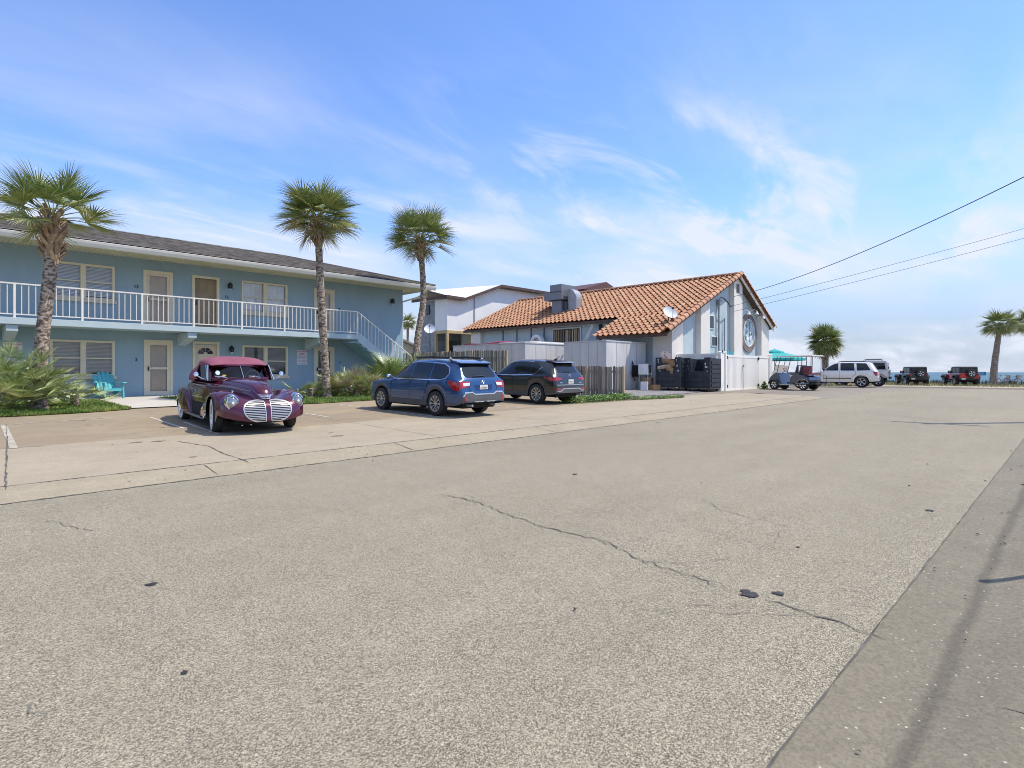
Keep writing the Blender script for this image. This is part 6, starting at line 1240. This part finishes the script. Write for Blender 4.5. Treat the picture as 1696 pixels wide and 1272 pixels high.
        mb=MB(); mb.lathe([(0,.075),(.05,.07),(.09,.055),(.118,.03)],20,c=(c.x,0,0),ax='x',M=Matrix.Translation((0,c.y,c.z))); mb.build('lens',mat('lens_glass',(.55,.58,.58),.08,metal=.3,vs=40,var=.25,coat=1),t,parent_to(hl)) if False else mb.build('lens',mat('lens_glass',(.30,.32,.32),.12,metal=.6,vs=60,var=.45,coat=1),hl,smooth=True); mb=MB(); mb.ball((c.x+.06,c.y,c.z),.035,8,(.6,1,1)); mb.build('bulb',mat('bulb_white',(.8,.8,.76),.2),hl,smooth=True)
        mb=MB(); mb.ball((c.x+.02,c.y,c.z+.215),.03,8,(1.6,.7,1.0)); mb.build('parking_lamp',chrome,t,smooth=True)
        # grille half: outline plus bars, following the nose
        def y_of(u): return s*u
        out=[(.055,.62),(.22,.625),(.37,.605),(.47,.555),(.505,.48),(.48,.39),(.41,.31),(.30,.255),(.17,.225),(.055,.22)]
        poly=[(y_of(u),v_) for u,v_ in out]; poly=poly if s>0 else poly[::-1]
        skf.decal(rounded(poly,.03),'F',mat('grille_dark',(.012,.010,.012),.6),'grille',t,.004,res=.05,thick=.03)
        skf.strip(rounded(poly,.05),.020,'F',gsv,'grille_frame',t,.020,thick=.02,closed=True)
        zz=.585
        gb=MB()
        def width(z):
            P=out; xs_=[]
            for i in range(1,len(P)-1):
                (u0,z0),(u1,z1)=P[i],P[i+1]
                if (z0-z)*(z1-z)<=0 and z0!=z1: xs_.append(lerp(u0,u1,(z-z0)/(z1-z0)))
            return max(xs_) if xs_ else .4
        for k in range(12):
            z=.592-k*.0315
            if z<.235: break
            u=width(z)-.012; skf.strip([(s*.07,z),(s*u,z)],.0125,'F',gsv,'x',t,.022,thick=.02,mb=gb,step=.03)
        gb.build('grille_bars',gsv,t,smooth=True,angle=40)
        # mirror on the windscreen pillar
        mb=MB(); mb.lathe([(0,0),(.052,0),(.057,.010),(.042,.026),(0,.034)],16,M=Matrix.Translation((.52,s*.98,1.10))@Matrix.Rotation(R(75),4,'Y')); mb.tube([(.56,s*.76,.98),(.60,s*.88,1.02),(.53,s*.97,1.08)],.012,6); mb.build('mirror',chrome,t,smooth=True)
        # fin-like chrome on the vent window pillar
        mb=MB(); mb.tube([(.62,s*.755,.97),(.40,s*.70,1.29)],.016,6); mb.build('pillar_trim',chrome,t)
    # nose centre strip and hood ornament bars
    skf.decal([(-.055,.63),(.055,.63),(.03,.21),(-.03,.21)],'F',pb,'nose_strip',t,.03,thick=.04)
    for z,wd in ((.74,.20),(.71,.17),(.68,.14)):
        rows=[]; mb=MB(); mb.tube([(2.21,-wd*.8,z),(2.29,-wd*.3,z-.01),(2.30,0,z-.012),(2.29,wd*.3,z-.01),(2.21,wd*.8,z)],.012,6); mb.build('hood_bars',chrome,t,smooth=True)
    sk2=skb; sk2.strip([(2.2,0),(1.2,0),(.8,0)],.012,'T',seam,'hood_seam',t,.003)
    # windscreen frame, split glass
    def ws(y,z):  # raked screen surface
        f_=(z-.98)/.33; return .80-.36*f_-.30*(abs(y)/.7)**2*(.9)
    mb=MB()
    for s in (1,-1):
        g=MB(); rows=[[(ws(s*lerp(.025,.60-.05*(k/6),i/8),lerp(1.03,1.262,k/6)),s*lerp(.025,.60-.05*(k/6),i/8),lerp(1.03,1.262,k/6)) for i in range(9)] for k in range(7)]; g.grid(rows if s>0 else [r_[::-1] for r_ in rows]); g.build('windscreen',glassmat('screen_clear',(.5,.55,.52),.0) if s>0 else glassmat('screen_clear2',(.5,.55,.52),.0),t,smooth=True,fix=False)
    fr=[(-.68,.985),(-.61,1.262),(-.3,1.272),(0,1.276),(.3,1.272),(.61,1.262),(.68,.985)]; mb.tube([(ws(y,z),y,z) for y,z in fr],.030,8); mb.tube([(ws(y,1.00),y,1.00) for y in (-.66,-.4,-.2,0,.2,.4,.66)],.036,8); mb.build('windscreen_frame',pb,t,smooth=True)
    mb=MB(); mb.tube([(ws(0,1.02)+.01,0,1.02),(ws(0,1.29)+.01,0,1.29)],.012,6); mb.build('centre_bar',chrome,t)
    for y in (.40,-.36): mb=MB(); mb.tube([(ws(y,1.02)+.05,y,1.02),(ws(y,1.05)+.03,y-.12,1.055),(ws(y,1.05)+.03,y-.26,1.06)],.011,6); mb.build('wiper',chrome,t)
    # soft top
    T2=interp([(-1.62,.98),(-1.55,1.12),(-1.35,1.28),(-1.0,1.40),(-.5,1.475),(0,1.47),(.25,1.41),(.42,1.335),(.47,1.31)]); W2=interp([(-1.62,.56),(-1.5,.64),(-1.2,.70),(-.5,.72),(.2,.69),(.47,.63)])
    rows=[]; rows_in=[]
    def lowz(x): return lerp(.93,1.285,sm(-.62,-.36,x))
    for i in range(37):
        x=lerp(-1.62,.47,i/36); w_=W2(x); tz=T2(x); lz=min(lowz(x),tz-.012); row=[]
        for j in range(33):
            th=PI*j/32; cc,ss=math.cos(th),math.sin(th); yy=w_*(abs(cc)**.62)*(1 if cc>0 else -1); z=lz+(tz-lz)*ss**.75; flare=.07*(1-sm(.98,1.30,z)); row.append((x,yy*(1+flare),z+.006*math.sin(x*14)*ss))
        rows.append(row)
    mb=MB(); mb.grid(rows); o=mb.build('soft_top',tp,t,smooth=True,angle=180,fix=False); so_=o.modifiers.new('t','SOLIDIFY'); so_.thickness=.02
    for s in (1,-1):
        g=MB(); pts=[(-.66,.96),(-.36,1.30),(.40,1.30),(.66,.96)]; g.prism(rounded(pts,.05),'y',s*.690 if s>0 else s*.696,s*.696 if s>0 else s*.690); g.build('side_window',cglass,t); g=MB(); g.tube([(.36,s*.705,1.0),(.26,s*.705,1.29)],.010,6); g.build('vent_frame',chrome,t)
    # inside
    inn=mat('seat_grey',(.30,.30,.32),.7); mb=MB(); mb.box(-1.1,.5,-.62,.62,.60,.90); mb.build('interior',under,t)
    for y in (.34,-.34): mb=MB(); mb.box(-.50,-.32,y-.24,y+.24,.90,1.20); mb.build('seat',inn,t,bevel=.05)
    mb=MB(); mb.lathe([(.17,-.012),(.185,0),(.17,.012),(.155,0),(.17,-.012)],20,M=Matrix.Translation((.30,.34,1.02))@Matrix.Rotation(R(-65),4,'Y')); mb.build('steering_wheel',mat('ivory',(.7,.66,.55),.4),t,smooth=True)
    mb=MB(); mb.lathe([(0,0),(.05,0),(.05,.004),(0,.004)],14,M=Matrix.Translation((ws(-.52,1.10)+.012,-.52,1.13))@Matrix.Rotation(R(65),4,'Y')); mb.build('sticker',mat('sticker_white',(.7,.78,.8),.5,vs=50,c2=(.3,.5,.6)),t); mb=MB(); mb.box(ws(-.40,1.06)+.006,ws(-.40,1.06)+.010,-.44,-.36,1.05,1.09); mb.build('sticker',mat('sticker_yellow',(.75,.65,.12),.5),t)
    # rear bumper, tail lamps
    mb=MB(); mb.tube([(-2.35,-.82,.40),(-2.58,-.5,.40),(-2.63,0,.40),(-2.58,.5,.40),(-2.35,.82,.40)],.04,8); mb.build('rear_bumper',chrome,t,smooth=True)
    for s in (1,-1): mb=MB(); mb.ball((-2.42,s*.66,.58),.05,8); mb.build('tail_light',redl,t,smooth=True)
    underbits(t,-2.1,2.1,Wh,.86,Rw,.18,.5); mb=MB()
    for y in (-.48,-.30,.2): mb.ball((2.22,y,.17),.018,6)
    mb.build('spreader_bolts',chrome,t,smooth=True)
    tilt(t,4.74,13.50,R(265),3.0); t.scale=(1,.88,1); return t
classic()
# ---- golf carts ----
def cart(label,c,x,y,ang,roofcol,det=True,sc=1.0):
    t=thing('golf_cart',label,'golf cart'); pb=paint('cart_'+c[0],c[1],.1); Wh=(.88,-.88); Rw=.27; gm=mat('cart_frame',(.03,.03,.03),.5); wht=mat('cart_white',(.70,.69,.64),.5)
    mb=MB(); mb.prism([(.15,.30),(1.02,.30),(1.15,.40),(1.20,.58),(1.14,.70),(.92,.90),(.74,.97),(.60,.95),(.52,.62),(.46,.36),(.15,.34)],'y',-.52,.52); mb.build('front_cowl',pb,t,bevel=.05)
    for s in (-1,1):
        mb=MB(); pts=[(Wh[0]+.36*math.cos(a),Rw+.36*math.sin(a)) for a in [R(10+k*16) for k in range(10)]]; inn=[(Wh[0]+.30*math.cos(a),Rw+.30*math.sin(a)) for a in [R(10+k*16) for k in range(10)]][::-1]; mb.prism(pts+inn,'y',.35 if s>0 else -.60,.60 if s>0 else -.35); mb.build('front_fender',pb,t,bevel=.015)
        mb=MB(); mb.ball((1.15,s*.33,.66),.06,8,(.6,1,.8)); mb.build('headlight',clearl,t,smooth=True)
        for xw in Wh: wheel(t,xw,s*.47,Rw,.18,.17,6,chrome)
    mb=MB(); pts=[(-1.28,.55),(-1.20,.74),(-.95,.82),(-.25,.82),(-.12,.70),(-.10,.38),(-.42,.34)]+[(Wh[1]+.34*math.cos(a),Rw+.34*math.sin(a)) for a in [R(20+k*17) for k in range(9)]]; mb.prism(pts,'y',-.56,.56); mb.build('rear_body',pb,t,bevel=.04)
    mb=MB(); mb.tube([(-.45,s_*.57,.36) for s_ in (1,)]+[(Wh[1]+.36*math.cos(a),.57,Rw+.36*math.sin(a)) for a in [R(160-k*15) for k in range(10)]],.014,5); mb.build('arch_trim',satin,t)
    mb=MB(); mb.box(-.30,.60,-.50,.50,.28,.34); mb.box(-.15,.50,-.54,-.50,.26,.32); mb.box(-.15,.50,.50,.54,.26,.32); mb.build('floor',mat('floor_silver',(.45,.45,.45),.5,metal=.3),t)
    mb=MB(); mb.box(-.62,-.10,-.50,.50,.83,.93); mb.prism([(-.66,.93),(-.60,.93),(-.72,1.35),(-.80,1.35)],'y',-.50,.50); mb.build('seat',mat('cart_seat',(.12,.12,.14),.7,var=.2),t,bevel=.03)
    mb=MB(); mb.box(-1.28,-.85,-.48,.48,.86,.95); mb.prism([(-.84,.93),(-.80,.93),(-.80,1.30),(-.84,1.30)],'y',-.46,.46); mb.build('rear_seat',mat('cart_maroon',(.20,.03,.04),.7,var=.2) if det else wht,t,bevel=.03)
    mb=MB(); mb.box(-1.62,-1.15,-.50,.50,.33,.37); mb.tube([(-1.60,-.48,.37),(-1.60,-.48,.80),(-1.60,.48,.80),(-1.60,.48,.37)],.016,6); mb.build('rear_step',gm,t)
    mb=MB()
    for s in (-1,1):
        mb.tube([(.72,s*.50,.92),(.48,s*.49,1.86)],.018,6); mb.tube([(-.78,s*.50,.80),(-.80,s*.49,1.86)],.020,6)
        if det: mb.tube([(-1.30,s*.48,.85),(-1.32,s*.48,1.86)],.016,6)
    mb.build('roof_posts',gm,t)
    mb=MB(); mb.box(-1.45 if det else -.98,.62,-.58,.58,1.86,1.90); mb.box(-1.40 if det else -.9,.55,-.52,.52,1.901,1.925); mb.build('roof',roofcol,t,bevel=.02)
    mb=MB(); mb.add([(.71,-.47,.96),(.71,.47,.96),(.60,.47,1.38),(.60,-.47,1.38)],[(0,1,2,3)]); mb.build('windscreen',glassmat('cart_screen',(.75,.68,.58),.12),t,fix=False)
    mb=MB(); mb.tube([(.55,.25,.92),(.36,.25,1.10)],.018,6); mb.lathe([(.14,-.01),(.155,0),(.14,.01),(.13,0),(.14,-.01)],16,M=Matrix.Translation((.34,.25,1.11))@Matrix.Rotation(R(-50),4,'Y')); mb.build('steering_wheel',blk,t,smooth=True)
    mb=MB(); mb.box(-.05,.35,-.3,.1,.34,.42); mb.build('pedals',gm,t)
    for xw in Wh: mb=MB(); mb.tube([(xw,-.42,Rw),(xw,.42,Rw)],.04,6); mb.build('axle',under,t)
    place(t,x,y,ang); t.scale=(sc,sc,sc); return t
cart('dark blue golf cart with chrome wheels and white roof by the white gate',('navy',(.003,.014,.045)),32.75,11.05,R(76),mat('cart_roof',(.70,.68,.62),.5),True,.95)
cart('cream golf cart standing behind the dark blue one',('cream',(.60,.58,.50)),36.6,12.6,R(80),mat('cart_roof2',(.62,.60,.50),.5),False)
# ---- bicycles, scooter and barrier by the sea ----
def bike(label,x,y,ang,c,seed):
    t=thing('bicycle',label,'bicycle'); m=mat('bike_'+c[0],c[1],.4); 
    for xw in (.53,-.53):
        mb=MB(); mb.lathe([(.32,-.02),(.35,0),(.32,.02),(.30,0),(.32,-.02)],24,c=(xw,0,.35),ax='y'); w=mb.build('tyre',tyre,t,smooth=True); mb=MB(); 
        for k in range(10): a=PI*k/10; mb.tube([(xw+.3*math.cos(a),0,.35+.3*math.sin(a)),(xw-.3*math.cos(a),0,.35-.3*math.sin(a))],.004,3)
        mb.build('spokes',satin,w)
    mb=MB(); 
    for a,b in (((-.53,0,.35),(-.12,0,.33)),((-.12,0,.33),(.42,0,.80)),((-.12,0,.33),(-.26,0,.90)),((-.22,0,.78),(.40,0,.85)),((-.53,0,.35),(-.22,0,.78)),((.53,0,.35),(.38,0,.95))): mb.tube([a,b],.022,6)
    mb.build('frame',m,t); mb=MB(); mb.tube([(.30,-.30,1.05),(.36,-.1,1.0),(.36,.1,1.0),(.30,.30,1.05)],.016,6); mb.build('handlebar',satin,t); mb=MB(); mb.ball((-.27,0,.93),.12,8,(1.2,.6,.35)); mb.build('saddle',blk,t,smooth=True)
    mb=MB(); mb.box(.5,.8,-.16,.16,.75,.98); mb.build('basket',mat('basket',(.5,.42,.3),.8),t); place(t,x,y,ang)
bike('bicycle with a front basket leaning near the palm by the sea',72.0,5.35,R(-30),('white',(.55,.55,.5)),1); bike('dark bicycle beside the basket bicycle near the sea',72.4,4.7,R(-50),('dark',(.03,.03,.03)),2)
t=thing('motor_scooter','pale maroon motor scooter at the right edge near the sea','scooter'); ms=paint('scooter_maroon',(.30,.05,.07),.1); ml_=paint('scooter_lilac',(.50,.45,.55),.1)
mb=MB(); mb.prism([(-.9,.40),(-.95,.62),(-.3,.78),(-.1,.60),(0,.32),(.35,.30),(.50,.55),(.42,.95),(.52,.98),(.66,.50),(.62,.24),(-.2,.22),(-.4,.35)],'y',-.16,.16); mb.build('body',ml_,t,bevel=.04); mb=MB(); mb.box(-.85,-.15,-.15,.15,.79,.88); mb.build('seat',blk,t,bevel=.04); mb=MB(); mb.tube([(.62,0,.5),(.42,0,1.02)],.03,6); mb.tube([(.36,-.32,1.05),(.42,0,1.02),(.36,.32,1.05)],.018,6); mb.build('handlebar',ms,t); mb=MB(); mb.box(-1.2,-.85,-.2,.2,.85,1.15); mb.build('top_box',ms,t,bevel=.05)
for xw in (.78,-.72): wheel(t,xw,.01,.24,.10,.14,5,alloy)
mb=MB(); mb.prism([(.45,.42),(.6,.58),(.95,.58),(1.06,.40),(1.0,.38),(.9,.50),(.65,.50),(.52,.38)],'y',-.08,.08); mb.build('mudguard',ms,t,bevel=.01); place(t,72.6,2.75,R(115))
t=thing('beach_sign','small blue beach sign on a white post beside the dark palm trunk','sign',(74.0,7.2,zg(74,7.2))); mb=MB(); mb.tube([(0,0,0),(0,0,.95)],.03,6); mb.build('post',white,t); mb=MB(); mb.box(-.03,.03,-.42,.42,.95,1.30); mb.build('board',mat('sign_blue',(.02,.25,.42),.5),t)
mb=MB(); mb.box(-.04,-.031,-.32,.30,1.05,1.11); mb.box(-.04,-.031,-.25,.2,1.16,1.22); mb.build('sign_marks',mat('sign_marks_pale',(.5,.7,.8),.5),t)
t=thing('guard_rail','low pale rail along the seaward edge behind the palms','barrier',(76,-2,zg(76,-2))); mb=WB(); mb.box(75.9,76.0,-20,5.4,.42,.62); mb.wb('rail',mat('rail_pale',(.6,.6,.6),.5),t)
for k in range(9):
    mb=WB(); y=-19.5+k*3; mb.box(76.0,76.1,y-.06,y+.06,-.1,.6); mb.wb('post',mat('rail_pale',(.6,.6,.6),.5),t)
